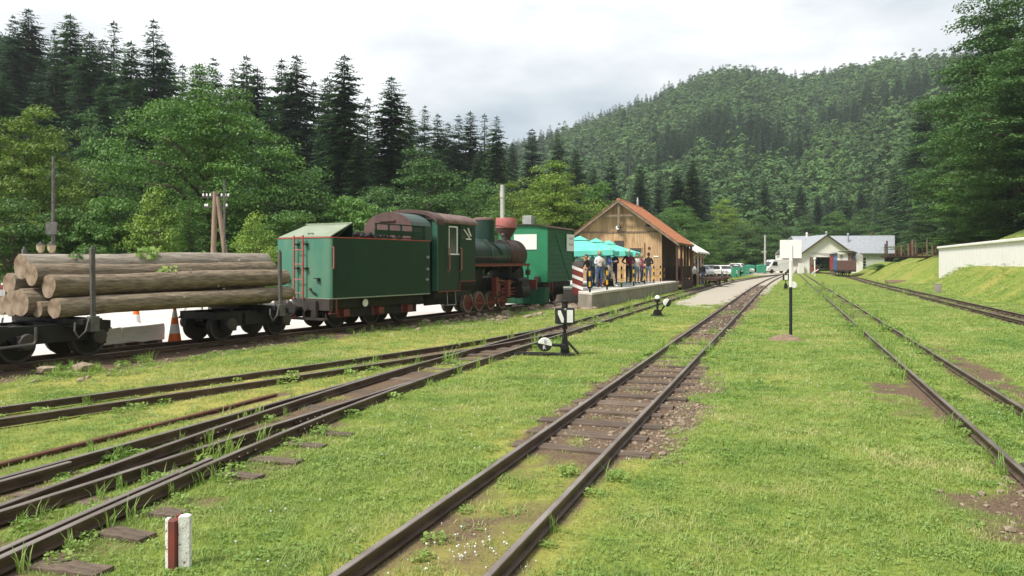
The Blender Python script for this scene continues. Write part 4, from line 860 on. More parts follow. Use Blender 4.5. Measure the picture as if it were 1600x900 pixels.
# ------------------------------------------------------------------ white locomotive shed
sh = thing('white_shed', 'white engine shed with grey sheet metal roof and brown doorway', 'building', (4.0, 139.0, 0), YAW)
D_ = lambda px: (px-800)/1200
OX = None
def lx(px, d=142.): return (px-1270)*d/1200     # metres along the front
g0, g1 = lx(1256), lx(1343); gm_ = lx(1290); ew = 3.15; rz_ = 6.55
sl_ = (rz_-ew)/(gm_-lx(1250))
m = MB(); dx0, dx1 = lx(1267), lx(1300)
m.box(g0, dx0, 0, .3, 0, ew); m.box(dx1, g1, 0, .3, 0, ew); m.box(dx0, dx1, 0, .3, 2.75, ew); m.prism([(g0,ew),(g1,ew),(g1,rz_-(g1-gm_)*sl_-.1),(gm_,rz_-.15),(g0,rz_-(gm_-g0)*sl_-.1)], 0, .3, 'y'); m.box(g0, g0+.3, .3, 13, 0, ew)
m.obj('front_wall', 'wall_cream', sh)
m = MB(); m.box(dx0-.2, dx1+.2, 6, 6.2, 0, 3); m.obj('inner_wall', 'wood_dark', sh)
for a, b_ in ((dx0-.05, dx0+.75), ): 
    m = MB(); m.box(a, b_, -.35, -.28, .05, 2.75); m.obj('door_leaf', 'wood_grey', sh)
m = MB(); m.box(dx1-.6, dx1+.1, -.33, -.26, .05, 2.7); m.obj('door_leaf', 'wood_grey', sh)
m = MB(); m.box(dx0+.1, dx0+1.4, -.8, -.74, .0, 1.5); m.obj('half_gate', 'wood_dark', sh)
m = MB(); m.box(g0-.75, g0+.15, -.6, -.3, 0, 1.75); m.obj('white_pier', 'white', sh)
def slab(m, a, b_, c, d_, t=.14):
    m.add([a, b_, c, d_]+[(p[0], p[1], p[2]-t) for p in (a, b_, c, d_)], [(0,1,2,3),(7,6,5,4),(0,4,5,1),(1,5,6,2),(2,6,7,3),(3,7,4,0)])
xl = lx(1247); xr = lx(1330); zr_ = rz_-(xr-gm_)*sl_
m = MB(); slab(m, (gm_,-.6,rz_), (xl,-.6,rz_-(gm_-xl)*sl_), (xl,9,rz_-(gm_-xl)*sl_), (gm_,9,rz_)); slab(m, (gm_,-.6,rz_), (gm_,7.2,rz_), (xr,3.0,zr_), (xr,-.6,zr_)); g_ro = m.obj('gable_roof', 'grey_metal', sh)
m = MB(); m.bar((gm_,-.62,rz_-.1),(xl,-.62,rz_-(gm_-xl)*sl_-.1),.06,.2); m.bar((gm_,-.62,rz_-.1),(xr,-.62,zr_-.1),.06,.2); m.obj('verge_board', 'wood_dark', g_ro)
wr = lx(1410); wl = lx(1262)
m = MB(); slab(m, (wl,7,rz_-.02), (wl,2.0,3.45), (wr-1.6,2.0,3.45), (wr+.9,7,rz_+.12)); slab(m, (wl,7,rz_-.02), (wr+.9,7,rz_+.12), (wr-1.6,12,3.4), (wl-1.2,12,3.4)); w_ro = m.obj('wing_roof', 'grey_metal', sh)
v1 = Vector((0, 7-2.0, rz_-3.45))
for q in range(26):
    t = q/25; xa = wl+(wr-1.6-wl)*t; xb = wl+(wr+.9-wl)*t
    if xb < gm_+.3: continue
    m = MB(); m.bar((xa, 2.0, 3.49), (xb, 7, rz_+.03), .05, .06); m.obj('roof_seam', 'grey_metal', w_ro)
m = MB(); m.box(g1-.1, wr-2.2, 2.5, 11.5, 0, 3.5); m.obj('wing_wall', 'wall_green', sh)
for px in (1341.5, 1354.5):
    a = lx(px); m = MB(); m.box(a-.22, a+.22, 2.44, 2.5, .75, 2.65); w_ = m.obj('window', 'glass', sh)
    for z in (1.2, 1.68, 2.15): m = MB(); m.box(a-.22, a+.22, 2.42, 2.44, z-.02, z+.02); m.obj('glazing_bar', 'white', w_)
for px, y, h, mt in ((1285,6.8,.55,'white'),(1292,7.2,.35,'rust'),(1315,7,.75,'grey_metal'),(1341,5.2,1.6,'grey_metal'),(1385,7.2,.7,'rust')):
    a = lx(px); zz = rz_-.1 if y > 6 else 5.2; m = MB(); m.cyl((a, y, zz-.3), (a, y, zz+h), .16, n=10); m.lathe((a, y, zz+h), [(.2, -.1), (.24, 0), (.06, .2)], 10); m.obj('roof_vent', mt, w_ro)
# dark red shed and garage row to the left of it
rs = thing('red_shed', 'small dark red boarded shed behind the silver van', 'shed', (1.6, 158, 0), YAW)
m = MB()
m.prism([(-1.6,0),(1.6,0),(1.6,1.6),(0,2.5),(-1.6,1.6)], 0, 4, 'y'); m.obj('wall', 'crimson', rs)
m = MB(); slab(m, (0,-.2,2.62), (-1.85,-.2,1.55), (-1.85,4.2,1.55), (0,4.2,2.62), .08); slab(m, (0,-.2,2.62), (0,4.2,2.62), (1.85,4.2,1.55), (1.85,-.2,1.55), .08); m.obj('roof', 'wood_dark', rs)
# ------------------------------------------------------------------ white wall on the bank
ww = thing('white_wall', 'white painted concrete wall with coping set into the grass bank', 'wall', (11.0, 66.5, 0))
zt = 2.85
m = MB(); m.box(0, .35, -28, 0, .0, zt); m.box(.35, 6, -.35, 0, .0, zt); m.obj('wall_face', 'white_wall', ww)
m = MB(); m.box(-.12, .5, -28, .12, zt, zt+.16); m.box(.5, 6, -.45, .12, zt, zt+.158); m.obj('coping', 'white_wall', ww, bevel=.03)
m = MB(); m.box(.5, 6, -28, -.45, zt-.3, zt+.05); m.obj('slab_top', 'concrete', ww)
# ------------------------------------------------------------------ signs, switch stands, posts
t = thing('sign_post', 'blank white square board on a black and white pole in the lawn', 'sign', (.09, 18.73, 0))
m = MB(); m.cyl((0, 0, -.1), (0, 0, 1.20), .034, n=12); m.obj('black_pole', 'black', t, smooth=True)
m = MB(); m.cyl((0, 0, 1.20), (0, 0, 1.86), .0345, n=12); m.box(-.034, .034, -.035, -.0, 1.80, 2.18); m.obj('white_pole', 'white', t)
m = MB(); m.box(-.235, .235, -.004, .012, 1.86, 2.28); m.obj('board', 'white_worn', t, bevel=.003)
md_ = MB()
rr = random.Random(4); vs = []; fs = []; n = 14
for i in range(5):
    for k in range(n): a = 2*math.pi*k/n; r = (.36-.085*i)*(1+rr.uniform(-.18, .18)); vs.append((.09-.12+r*math.cos(a)*1.2, 18.7+r*math.sin(a), [-.04, .03, .07, .10, .115][i]+rr.uniform(-.012, .012)))
for i in range(4):
    for k in range(n): k2 = (k+1) % n; fs.append((i*n+k, i*n+k2, (i+1)*n+k2, (i+1)*n+k))
fs.append(tuple(4*n+k for k in range(n))); md_.add(vs, fs); tag(md_.obj('earth_mound', 'earth', smooth=True), 'small heap of bare earth at the foot of the signpost', 'earth mound')

def weight_disc(parent, c, r, tilt, txt=True, ry=0):
    """round lever weight, upper half white, lower half black, facing -Y local"""
    e_ = MB(); 
    for half, mt in ((0, 'white'), (1, 'black')):
        m = MB(); n = 14; pts = [(r*math.cos(math.pi*k/n+math.pi*half+tilt), r*math.sin(math.pi*k/n+math.pi*half+tilt)) for k in range(n+1)]
        m.prism(pts, -.03, .03, 'y'); o = m.obj('weight_half', mt, parent, loc=c, bevel=.006); o.rotation_euler = (0, 0, ry)
        if txt:
            me = text_mesh('8' if half == 0 else 'R', .105, 'grey_paint' if half == 0 else 'white'); s = link('numeral' if half == 0 else 'letter', me, o, (0.0 if half == 0 else -.02, -.033, .055 if half == 0 else -.055), (R(90), 0, 0))
sw = thing('switch_stand', 'switch stand with lantern box showing white slash and bar, and numbered disc', 'switch stand', (-3.96, 14.05, 0), YAW+.15)
m = MB(); m.box(-.17, .17, -.12, .12, -.03, .04); m.prism([(-.08,.05),(.09,.05),(.05,.28),(.035,.42),(-.035,.42),(-.05,.28)], -.045, .045, 'y'); m.bar((.05, -.02, .26), (.25, -.08, .03), .045, .045); m.cyl((-.02,-.1,.16),(-.02,.12,.16),.06,n=12); m.obj('base', 'steel_black', sw, bevel=.008)
m = MB(); m.cyl((0, 0, .40), (0, 0, .66), .028, n=10); m.lathe((0,0,.5),[(.05,0),(.05,.05)],10); m.obj('spindle', 'steel_black', sw)
m = MB(); m.tube([(-.05, -.05, .20), (-.2, -.06, .20), (-.30, -.07, .22)], .028, 8); m.obj('lever', 'steel_black', sw)
weight_disc(sw, (-.40, -.09, .22), .13, -.22)
m = MB(); m.box(-.17, .17, -.10, .10, .60, .90); la = m.obj('lantern', 'black', sw, bevel=.008)
m = MB(); m.prism([(-.155,.86),(-.10,.86),(-.04,.70),(-.045,.63),(-.085,.63),(-.155,.79)], -.106, -.10, 'y'); m.obj('slash_plate', 'white', la)
m = MB(); m.box(.02, .135, -.106, -.10, .63, .865); m.obj('bar_plate', 'white', la)
link('number', text_mesh('18', .05, 'white'), la, (-.02, -.104, .878), (R(90), 0, 0))
m = MB(); m.lathe((0, 0, .90), [(.05, 0), (.06, .01), (.06, .08), (.075, .12), (.075, .135)], 14); m.obj('chimney', 'steel_black', la)
m = MB(); m.bar((0, .1, .02), (-1.0, .45, .02), .04); m.bar((0, -.1, .02), (-1.0, .25, .02), .04); m.obj('throw_rod', 'steel_black', sw)
s2 = thing('switch_stand', 'low switch stand with white ball lamp and tilted white weight beside the platform track', 'switch stand', (-4.0, 25.4, 0), YAW+.1)
m = MB(); m.box(-.2, .2, -.15, .15, -.03, .05); m.prism([(-.15,.05),(.15,.05),(.09,.22),(-.09,.22)], -.07, .07, 'y'); m.cyl((0, 0, .2), (0, 0, .52), .035, n=10); m.obj('base', 'steel_black', s2, bevel=.008)
m = MB(); m.ball((0, 0, .60), .09, 12, 8); m.obj('ball_lamp', 'white', s2, smooth=True); m = MB(); m.lathe((0, 0, .47), [(.09, .0), (.1, .05), (.1, .10)], 12); m.obj('lamp_cup', 'black', s2)
m = MB(); m.bar((.05, -.08, .12), (.24, -.12, .40), .05); m.obj('lever', 'steel_black', s2)
weight_disc(s2, (.29, -.12, .45), .13, 1.0, txt=False)
s3 = thing('switch_stand', 'distant switch stand with white lantern plate and white weight behind the signpost', 'switch stand', (-.05, 54, 0), YAW)
m = MB(); m.box(-.2, .2, -.15, .15, -.03, .05); m.prism([(-.12,.05),(.12,.05),(.06,.4),(-.06,.4)], -.07, .07, 'y'); m.cyl((0, 0, .4), (0, 0, .6), .03, n=8); m.box(-.17,.17,-.1,.1,.6,1.0); m.lathe((0,0,1.0),[(.07,0),(.07,.16)],8); m.obj('base', 'steel_black', s3)
m = MB(); m.box(-.12, .1, -.115, -.105, .64, .95); m.obj('lantern_plate', 'white', s3)
m = MB(); m.bar((0, 0, .2), (.42, -.05, .28), .05); m.obj('lever', 'steel_black', s3)
m = MB(); m.lathe((.5, -.1, .30), [(.20, 0), (.22, .03), (.2, .06)], 16, 'y'); m.obj('weight', 'white', s3)
s4 = thing('switch_stand', 'white and red switch signal standing in front of the shed doorway', 'switch stand', (3.46, 107.5, 0), YAW)
m = MB(); m.cyl((0, 0, 0), (0, 0, 2.2), .09, n=10); m.ball((0, 0, 2.3), .2, 10, 6); m.obj('post', 'white', s4)
m = MB(); m.bar((-.45, -.05, .35), (.45, -.05, .9), .2, .08); m.bar((-.3, -.05, .25), (-.2, -.05, .7), .2, .08); m.obj('red_arm', 'white', s4); m = MB(); m.bar((0, -.12, .6), (.4, -.12, .85), .2, .05); m.box(-.5,-.2,-.13,-.08,.7,1.2); m.obj('red_plate', 'red_paint', s4)
# red / white fouling marker made of two old rails
t = thing('fouling_marker', 'short red and white painted rail marker standing in the grass', 'marker', (-3.34, 3.56, 0), YAW+.1); t.scale = (.82, .82, .93)
def ish(m, x, w, h, s=1):
    m.add([], [])
m = MB(); m.prism([(-.082,-.022),(-.056,-.03),(-.056,.03),(-.082,.022)], -.06, .285, 'z'); m.prism([(.012,-.035),(.085,-.02),(.09,.02),(.05,.05),(.012,.02)], -.06, .30, 'z'); m.obj('white_flange', 'white_chipped', t, bevel=.004)
m = MB(); m.prism([(-.056,-.045),(-.006,-.055),(.012,-.02),(.012,.02),(-.056,.03)], -.06, .278, 'z'); m.box(-.02,.012,.02,.05,-.06,.298); m.obj('red_web', 'red_rust', t, bevel=.004)
# concrete marker post on the right
t = MB(); t.prism([(-.19,-.14),(.19,-.14),(.19,.14),(-.19,.14)], -.1, .50, 'z'); t.prism([(-.19,-.14),(.19,-.14),(.12,.08),(-.12,.08)], .50, .58, 'z'); o = t.obj('concrete_post', 'concrete', bevel=.03, loc=(8.3, 50.5, hz(8.3, 50.5))); tag(o, 'stubby grey concrete post at the foot of the bank', 'post')
t = MB(); t.box(-.9, .9, -.5, .5, -.1, .22); t.box(-.75, .75, -.62, -.5, -.1, .12); o = t.obj('manhole_slab', 'earth', bevel=.05, loc=(8.9, 73, hz(8.9, 73)+.02)); tag(o, 'dark sunken slab in the grass bank behind the raised track', 'slab')
# ------------------------------------------------------------------ platform furniture
POST = None
bolx = [(-7.16,28.97),(-7.16,32.0),(-7.24,35.42),(-7.14,37.9),(-7.2,41.37),(-7.12,43.9),(-7.25,47.2),(-7.3,48.9)]
words = ['beside the striped barrier', 'second along the chain from the striped barrier', 'third along the chain from the striped barrier', 'fourth along the chain from the striped barrier', 'fifth along the chain from the striped barrier', 'sixth along the chain, by the station wall corner', 'next to last on the chain by the porch', 'last on the chain at the porch']
POSTP = []
m = MB(); m.cyl((0,0,0),(0,0,.95),.04,n=12); m.lathe((0,0,.95),[(.04,0),(.025,.03)],12); me_b = m.mesh('core', 'black', smooth=True)
m = MB()
for z in (.22, .62): m.cyl((0,0,z),(0,0,z+.20),.043,n=12)
me_y = m.mesh('yellow_band', 'yellow', smooth=True)
for i, (x, y) in enumerate(bolx):
    t = thing('barrier_post', 'black and yellow platform post, '+words[i], 'post', (x, y, PZ), 0, 'black and yellow posts along the platform edge')
    link('post', me_b, t); link('yellow_band', me_y, t)
    if i < len(bolx)-1:
        x2, y2 = bolx[i+1]; m = MB()
        for z in (.84, .45):
            m.tube([(0+(x2-x)*k/8, (y2-y)*k/8, z-.10*math.sin(math.pi*k/8)) for k in range(9)], .009, 5)
        m.obj('chain', 'steel_black', t)
t = thing('striped_barrier', 'red and white diagonally striped end barrier beside the green van', 'barrier', (-8.0, 30.3, PZ), .18)
m = MB(); m.box(-.22, .22, -.03, .03, -.15, .98); bo = m.obj('board', 'maroon_stripe', t)
for k in range(3):
    m = MB(); z = .02+.36*k; m.add([(-.222,-.034,z+.17),(.222,-.034,z),(.222,-.034,z+.13),(-.222,-.034,z+.30),(-.222,-.03,z+.17),(.222,-.03,z),(.222,-.03,z+.13),(-.222,-.03,z+.30)], [(0,1,2,3),(7,6,5,4),(0,4,5,1),(1,5,6,2),(2,6,7,3),(3,7,4,0)]); m.obj('stripe', 'white', bo)
m = MB(); m.add([(-.22,-.03,.98),(.22,-.03,.98),(.22,.25,1.18),(-.22,.25,1.18),(-.22,-.03,.95),(.22,-.03,.95),(.22,.25,1.15),(-.22,.25,1.15)], [(0,1,2,3),(7,6,5,4),(0,4,5,1),(1,5,6,2),(2,6,7,3),(3,7,4,0)]); m.bar((0,.02,0),(0,.3,.0),.05); m.obj('sloping_top', 'steel_dark', t)
# parasols
def parasol(label, x, y, zpk, hw, zed, rz):
    t = thing('parasol', label, 'parasol', (x, y, PZ), rz, 'teal parasols on the platform'); zp = zpk-PZ; ze = zed-PZ
    m = MB(); n = 7; vs = []
    vs.append((0, 0, zp-.1))
    ring = [(1,1),(0,1.0),(-1,1),(-1,0),(-1,-1),(0,-1.0),(1,-1),(1,0)]
    def P(u, v, s): 
        edge = max(abs(u), abs(v)); sag = .0
        corner = min(abs(u), abs(v)); return (u*hw*s, v*hw*s, zp-.1-(zp-.1-ze)*(s**.9)-.10*(1-corner)*s*s*.6)
    for s in (.25, .5, .75, 1.0):
        for u, v in ring: vs.append(P(u, v, s))
    fs = [(0, 1+k, 1+(k+1) % 8) for k in range(8)]
    for i in range(3):
        for k in range(8): fs.append((1+i*8+k, 1+i*8+(k+1) % 8, 1+(i+1)*8+(k+1) % 8, 1+(i+1)*8+k))
    m.add(vs, fs); ca = m.obj('canopy', 'teal', t, recalc=False)
    m = MB(); seg = 40; vs = []; fs = []
    for k in range(seg):
        q = 8*k/seg; i = int(q); f = q-i; u = ring[i][0]*(1-f)+ring[(i+1) % 8][0]*f; v = ring[i][1]*(1-f)+ring[(i+1) % 8][1]*f; p = P(u, v, 1.0); p0, p1 = Vector(P(*ring[i], 1.0)), Vector(P(*ring[(i+1) % 8], 1.0)); p = p0.lerp(p1, f)
        vs += [tuple(p), (p[0]*1.01, p[1]*1.01, p[2]-.20-(.05 if k % 4 in (1, 2) else 0))]
    for k in range(seg): k2 = (k+1) % seg; fs.append((2*k, 2*k2, 2*k2+1, 2*k+1))
    m.add(vs, fs); m.obj('valance', 'teal', ca, recalc=False)
    m = MB(); m.add([(0,0,zp)]+[(u*hw*.24, v*hw*.24, zp-.22) for u, v in ring], [(0,1+k,1+(k+1) % 8) for k in range(8)]); m.obj('top_vent', 'teal', ca, recalc=False)
    m = MB(); m.cyl((0,0,0),(0,0,zp-.15),.03,n=10); m.obj('pole', 'white', t)
    m = MB(); m.box(-.3,.3,-.3,.3,0,.07); m.obj('base', 'concrete', t, bevel=.02)
    m = MB()
    for u, v in ring: m.bar((0,0,zp-.13),(u*hw*.98, v*hw*.98, P(u,v,.98)[2]-.03),.02)
    m.obj('ribs', 'wood_grey', t)
parasol('teal parasol beside the green goods van', -9.45, 36.2, 3.08, 1.75, 2.36, .12)
parasol('teal parasol in the middle of the row of three', -9.55, 40.0, 3.08, 1.75, 2.36, .08)
parasol('teal parasol closest to the wooden station wall', -9.75, 43.9, 3.08, 1.75, 2.36, .1)
# ------------------------------------------------------------------ forecourt props
def cone(label, x, y):
    t = thing('traffic_cone', label, 'traffic cone', (x, y, .012), .2)
    m = MB(); m.box(-.19,.19,-.19,.19,0,.03); m.lathe((0,0,.025),[(.15,0),(.135,.045),(.11,.205)],20); m.obj('cone_foot', 'orange', t, smooth=True)
    m = MB(); m.lathe((0,0,.03),[(.082,.40),(.062,.54)],20); m.obj('orange_band', 'orange', t, smooth=True)
    m = MB(); m.lathe((0,0,.03),[(.035,.70),(.025,.76),(.01,.765)],20); m.obj('cone_tip', 'orange', t, smooth=True)
    for pr in ([(.11,.2),(.082,.40)], [(.062,.54),(.035,.70)]): m = MB(); m.lathe((0,0,.03),pr,20,caps=False); m.obj('white_band', 'white', t, smooth=True)
cone('orange and white traffic cone in front of the wrapped pallet corner', -12.38, 13.1)
cone('orange and white traffic cone behind the wrapped pallets', -15.6, 15.2)
cone('orange and white traffic cone half hidden behind the log bogie', -18.6, 12.6)
for i, (x, y, l_, lab) in enumerate(((-12.85, 11.62, .85, 'film-wrapped pallet of pavers nearer the log ends'), (-12.75, 12.58, 1.0, 'film-wrapped pallet of pavers beside the traffic cone'))):
    t = thing('wrapped_pallet', lab, 'pallet', (x-.35, y, .012), -.12, 'wrapped pallets on the forecourt')
    for k in range(3): m = MB(); a = -.4+.36*k; m.box(-.4,.4,-l_/2+ (l_-.12)*k/2, -l_/2+.12+(l_-.12)*k/2,0,.10); m.obj('bearer', 'pole_wood', t)
    m = MB(); m.box(-.45,.45,-l_/2,l_/2,.10,.13); m.obj('deck', 'pole_wood', t)
    m = MB(); h = .28
    for q in range(2):
        for r_ in range(4): m.box(-.42+.21*r_,-.42+.21*r_+.2,-l_/2+.02,l_/2-.02,.13+h/2*q,.13+h/2*(q+1)-.006)
    m.obj('pavers', 'paver', t)
    m = MB(); rr = random.Random(i); vs = []; 
    for z in (.11, .20, .32, .43): 
        for k in range(16):
            a = k/16*4; e_ = int(a); f = a-e_; cs = [(-.45,-l_/2),(.45,-l_/2),(.45,l_/2),(-.45,l_/2)]; p = (cs[e_][0]*(1-f)+cs[(e_+1) % 4][0]*f, cs[e_][1]*(1-f)+cs[(e_+1) % 4][1]*f)
            vs.append((p[0]*1.02+rr.uniform(-.012,.012), p[1]*1.02+rr.uniform(-.012,.012), z+rr.uniform(-.015,.015)))
    fs = [(i_*16+k, i_*16+(k+1) % 16, (i_+1)*16+(k+1) % 16, (i_+1)*16+k) for i_ in range(3) for k in range(16)]; fs.append(tuple(48+k for k in range(16)))
    m.add(vs, fs); m.obj('film_wrap', 'film', t)
t = thing('red_white_barrier', 'low red and white barrier fence beyond the log ends', 'barrier', (-19.6, 14.2, 0), -.9)
for z in (.72, 1.02): m = MB(); m.box(-1.6,1.3,-.02,.02,z,z+.12); m.obj('rail', 'red_paint', t)
m = MB(); m.box(-1.6,1.3,-.012,.012,.84,1.02); m.obj('panel', 'white', t)
for x in (-1.4, 1.1): m = MB(); m.box(x-.03,x+.03,-.03,.03,0,1.2); m.obj('leg', 'white', t)
# telegraph A-pole, steel masts
t = thing('telegraph_pole', 'wooden A-shaped telegraph pole with white insulators behind the logs', 'telegraph pole', (-21.0, 24.4, 0), YAW)
m = MB(); m.cyl((-.18,0,0),(-.05,0,4.55),.12,.09,10); m.obj('pole', 'pole_wood', t, smooth=True)
m = MB(); m.cyl((.62,0,0),(.04,0,4.35),.11,.08,10); m.bar((-.15,0,1.9),(.5,0,1.9),.1); m.obj('strut', 'pole_wood', t, smooth=True)
for i, z in enumerate((4.32, 3.92)):
    m = MB(); m.box(-.55+.05*i,.50-.05*i,-.06,-.02,z-.03,z+.03); ar = m.obj('cross_arm', 'steel_dark', t)
    for x in ((-.5,-.36,-.22,.22,.36,.48) if i == 0 else (-.42,-.34,.34,.42)):
        m = MB(); m.cyl((x,-.04,z),(x,-.04,z+.08),.012,n=6); m.lathe((x,-.04,z+.05),[(.034,0),(.038,.03),(.032,.06),(.028,.08),(.012,.10)],10); m.obj('insulator', 'porcelain', ar, smooth=True)
t = MB(); t.cyl((0,0,0),(0,0,4.95),.035,n=8); tag(t.obj('steel_mast', 'stake', loc=(-20.45, 24.2, 0)), 'thin grey steel mast right against the telegraph pole', 'mast')
t = thing('lamp_mast', 'tall grey mast with two small lanterns and a grey sign behind the log ends', 'lamp post', (-25.25, 20.8, 0), YAW)
m = MB(); m.cyl((0,0,0),(0,0,5.65),.075,.05,10); m.obj('mast', 'stake', t, smooth=True)
m = MB(); m.box(-.22,.18,-.10,-.06,2.80,3.25); m.obj('sign', 'stake', t)
for x in (-.32, .08):
    m = MB(); m.lathe((x-.02,-.2,2.12),[(.06,0),(.13,.10),(.15,.26),(.16,.27),(.05,.36),(.02,.42)],8); la = m.obj('lantern', 'lamp_amber', t); m = MB(); m.lathe((x-.02,-.2,2.39),[(.17,0),(.06,.09),(.02,.15)],8); m.obj('cap', 'steel_dark', la)
m = MB(); m.bar((-.4,-.16,2.1),(.2,-.16,2.1),.04); m.obj('bracket', 'steel_dark', t)
t = MB(); t.cyl((0,0,0),(0,0,6.35),.14,.12,10); t.box(-.1,.1,-.16,-.1,5.6,6.0); tag(t.obj('white_pole', 'pole_grey', loc=(-15.74, 42.35, 0)), 'pale concrete pole rising behind the locomotive funnel', 'utility pole')
t = MB(); t.cyl((0,0,0),(0,0,11.7),.06,.03,8); t.bar((-.3,0,10.8),(.3,0,10.8),.03); tag(t.obj('antenna_mast', 'stake', loc=(-13.2, 68, 0)), 'thin antenna mast rising behind the station roof', 'mast')
t = MB(); t.cyl((0,0,0),(0,0,6.5),.2,.15,10); t.bar((-.5,0,3.6),(.3,0,3.6),.06); 
for x in (-.45,-.2,.2): t.lathe((x,0,3.62),[(.06,0),(.07,.1),(.03,.2)],8)
tag(t.obj('utility_pole', 'pole_grey', loc=(-3.43, 137, 0)), 'grey concrete utility pole beside the silver van', 'utility pole')
# ------------------------------------------------------------------ rail trolley on the main track
def trolley(label, y, hw, ln, rails=True):
    t = thing('rail_trolley', label, 'rail trolley', (cl_M(y), y, 0), -.05)
    m = MB(); m.box(-hw,hw,-ln/2,ln/2,.56,.68); m.box(-.5,.5,-ln/2-.1,ln/2+.1,.44,.56); m.obj('deck', 'wood_dark', t)
    for a in (-ln*.32, ln*.32):
        for sx in (-1, 1): m = MB(); m.lathe((sx*.40,a,.34),[(.06,-.05),(.21,-.05),(.21,.05),(.06,.05)],16,'x'); m.obj('wheel', 'steel_dark', t)
        m = MB(); m.cyl((-.4,a,.34),(.4,a,.34),.04,n=8); m.obj('axle', 'steel_black', t)
    if rails:
        for x in (-hw+.04, hw-.04):
            for a in (-ln/2+.05, 0, ln/2-.05): m = MB(); m.cyl((x,a,.68),(x,a,1.55),.02,n=6); m.obj('stanchion', 'steel_black', t)
        m = MB()
        for z in (1.1, 1.52): m.bar((-hw+.04,-ln/2+.05,z),(hw-.04,-ln/2+.05,z),.025); m.bar((hw-.04,-ln/2+.05,z),(hw-.04,ln/2-.05,z),.025)
        m.obj('hand_rail', 'steel_black', t)
    return t
trolley('flat rail trolley with thin stanchions on the gravel by the station', 59.5, .85, 2.6)
trolley('second low trolley standing close to the station porch', 65, .8, 2.2, False)
# ------------------------------------------------------------------ vehicles far off
def car(label, x, y, rz, paint, suv=False):
    t = thing('parked_car', label, 'car', (x, y, .02), rz, 'cars parked behind the green fence'); h = 1.7 if suv else 1.46
    # local: length along y, front at -y
    side = [(-2.1,.35),(-2.12,.62),(-1.95,.82),(-.95,.95),(-.35,h-.08),(.0,h),(1.2,h-.02),(1.9,1.02),(2.1,.9),(2.12,.4)]
    m = MB(); n = len(side); vs = []
    for sx in (-1, 1):
        for yy, zz in side: vs.append((sx*(.86 if zz < 1.0 else .70), yy, zz))
    fs = [tuple(range(n)), tuple(reversed(range(n, 2*n)))]+[(i, i+n, (i+1) % n+n, (i+1) % n) for i in range(n)]
    m.add(vs, fs); m.obj('body', paint, t, bevel=.05)
    for sx in (-1, 1):
        m = MB(); q = [(-.78,1.0),(-.32,h-.14),(.35,h-.08),(.35,1.0)]; q2 = [(.42,1.0),(.42,h-.08),(1.15,h-.12),(1.6,1.05)]
        for qq in (q, q2): m.add([(sx*(.865-(zz-1.0)/(h-1.0)*.15), yy, zz) for yy, zz in qq], [(0,1,2,3) if sx > 0 else (3,2,1,0)])
        m.obj('side_window', 'glass', t, recalc=False)
    m = MB(); m.add([(-.68,-.90,1.0),(.68,-.90,1.0),(.62,-.39,h-.12),(-.62,-.39,h-.12)], [(0,1,2,3)]); o = m.obj('windscreen', 'glass', t); o.location = (0,-.03,.02)
    m = MB(); m.add([(-.66,1.84,1.08),(.66,1.84,1.08),(.60,1.28,h-.08),(-.60,1.28,h-.08)], [(3,2,1,0)]); o = m.obj('rear_window', 'glass', t); o.location = (0,.05,.02)
    for sx in (-1, 1):
        for yy in (-1.3, 1.3): m = MB(); m.lathe((sx*.78,yy,.32),[(.18,-.09),(.31,-.09),(.31,.09),(.18,.09)],16,'x'); w_ = m.obj('wheel', 'black', t); m = MB(); m.lathe((sx*.87,yy,.32),[(.19,-.01),(.17,.012)],12,'x'); m.obj('rim', 'grey_metal', w_)
        m = MB(); m.box(sx*.62-.16,sx*.62+.16,-2.14,-2.05,.62,.76); m.obj('headlight', 'glass_pale', t)
        m = MB(); m.box(sx*.70-.1,sx*.70+.1,2.06,2.15,.72,.9); m.obj('tail_light', 'red_paint', t)
for i, (x, y, rz, p, lab) in enumerate([(-7.4,100,.5,'white','white hatchback parked behind the gravel beside the station annex'),(-9.8,97,.4,'grey_metal','silver hatchback parked close to the station annex'),(-7.2,106,.6,'cloth_black','black car parked behind the first white hatchback'),(-9.6,104,.5,'white','white car parked second from the station annex'),(-7.6,112,.7,'crimson','dark red car parked in the middle of the row'),(-9.9,111,.6,'grey_metal','silver car parked behind the dark red one'),(-7.4,118,.7,'white','white car parked next to the grey-green one'),(-9.8,119,.8,'green_pale','grey-green car parked far along the row'),(-6.9,125,1.2,'white','white off-roader with roof rack parked nearest the green bins')]): car(lab, x, y, rz, p, suv=(i == 8))
t = thing('van', 'silver panel van with white nose parked beside the green bins', 'van', (-1.6, 138.5, .02), YAW-R(70))
side = [(-2.75,.35),(-2.78,.75),(-2.35,1.12),(-1.55,1.95),(-1.2,2.3),(2.7,2.3),(2.75,.35)]
m = MB(); n = len(side); vs = []
for sx in (-1, 1):
    for yy, zz in side: vs.append((sx*(.98 if zz < 1.3 else .88), yy, zz))
m.add(vs, [tuple(range(n)), tuple(reversed(range(n, 2*n)))]+[(i, i+n, (i+1) % n+n, (i+1) % n) for i in range(n)]); m.obj('body', 'white', t, bevel=.06)
for sx in (-1, 1):
    m = MB(); m.add([(sx*.955,-1.75,1.30),(sx*.90,-1.35,1.95),(sx*.90,-.6,1.95),(sx*.955,-.6,1.30)], [(0,1,2,3)]); o = m.obj('side_window', 'glass', t, recalc=False); o.location = (sx*.04,0,0)
    for yy in (-1.75, 1.7): m = MB(); m.lathe((sx*.88,yy,.36),[(.2,-.11),(.35,-.11),(.35,.11),(.2,.11)],16,'x'); m.obj('wheel', 'black', t)
    m = MB(); m.box(sx*.72-.16,sx*.72+.16,-2.80,-2.6,.72,.95); m.obj('headlight', 'glass_pale', t)
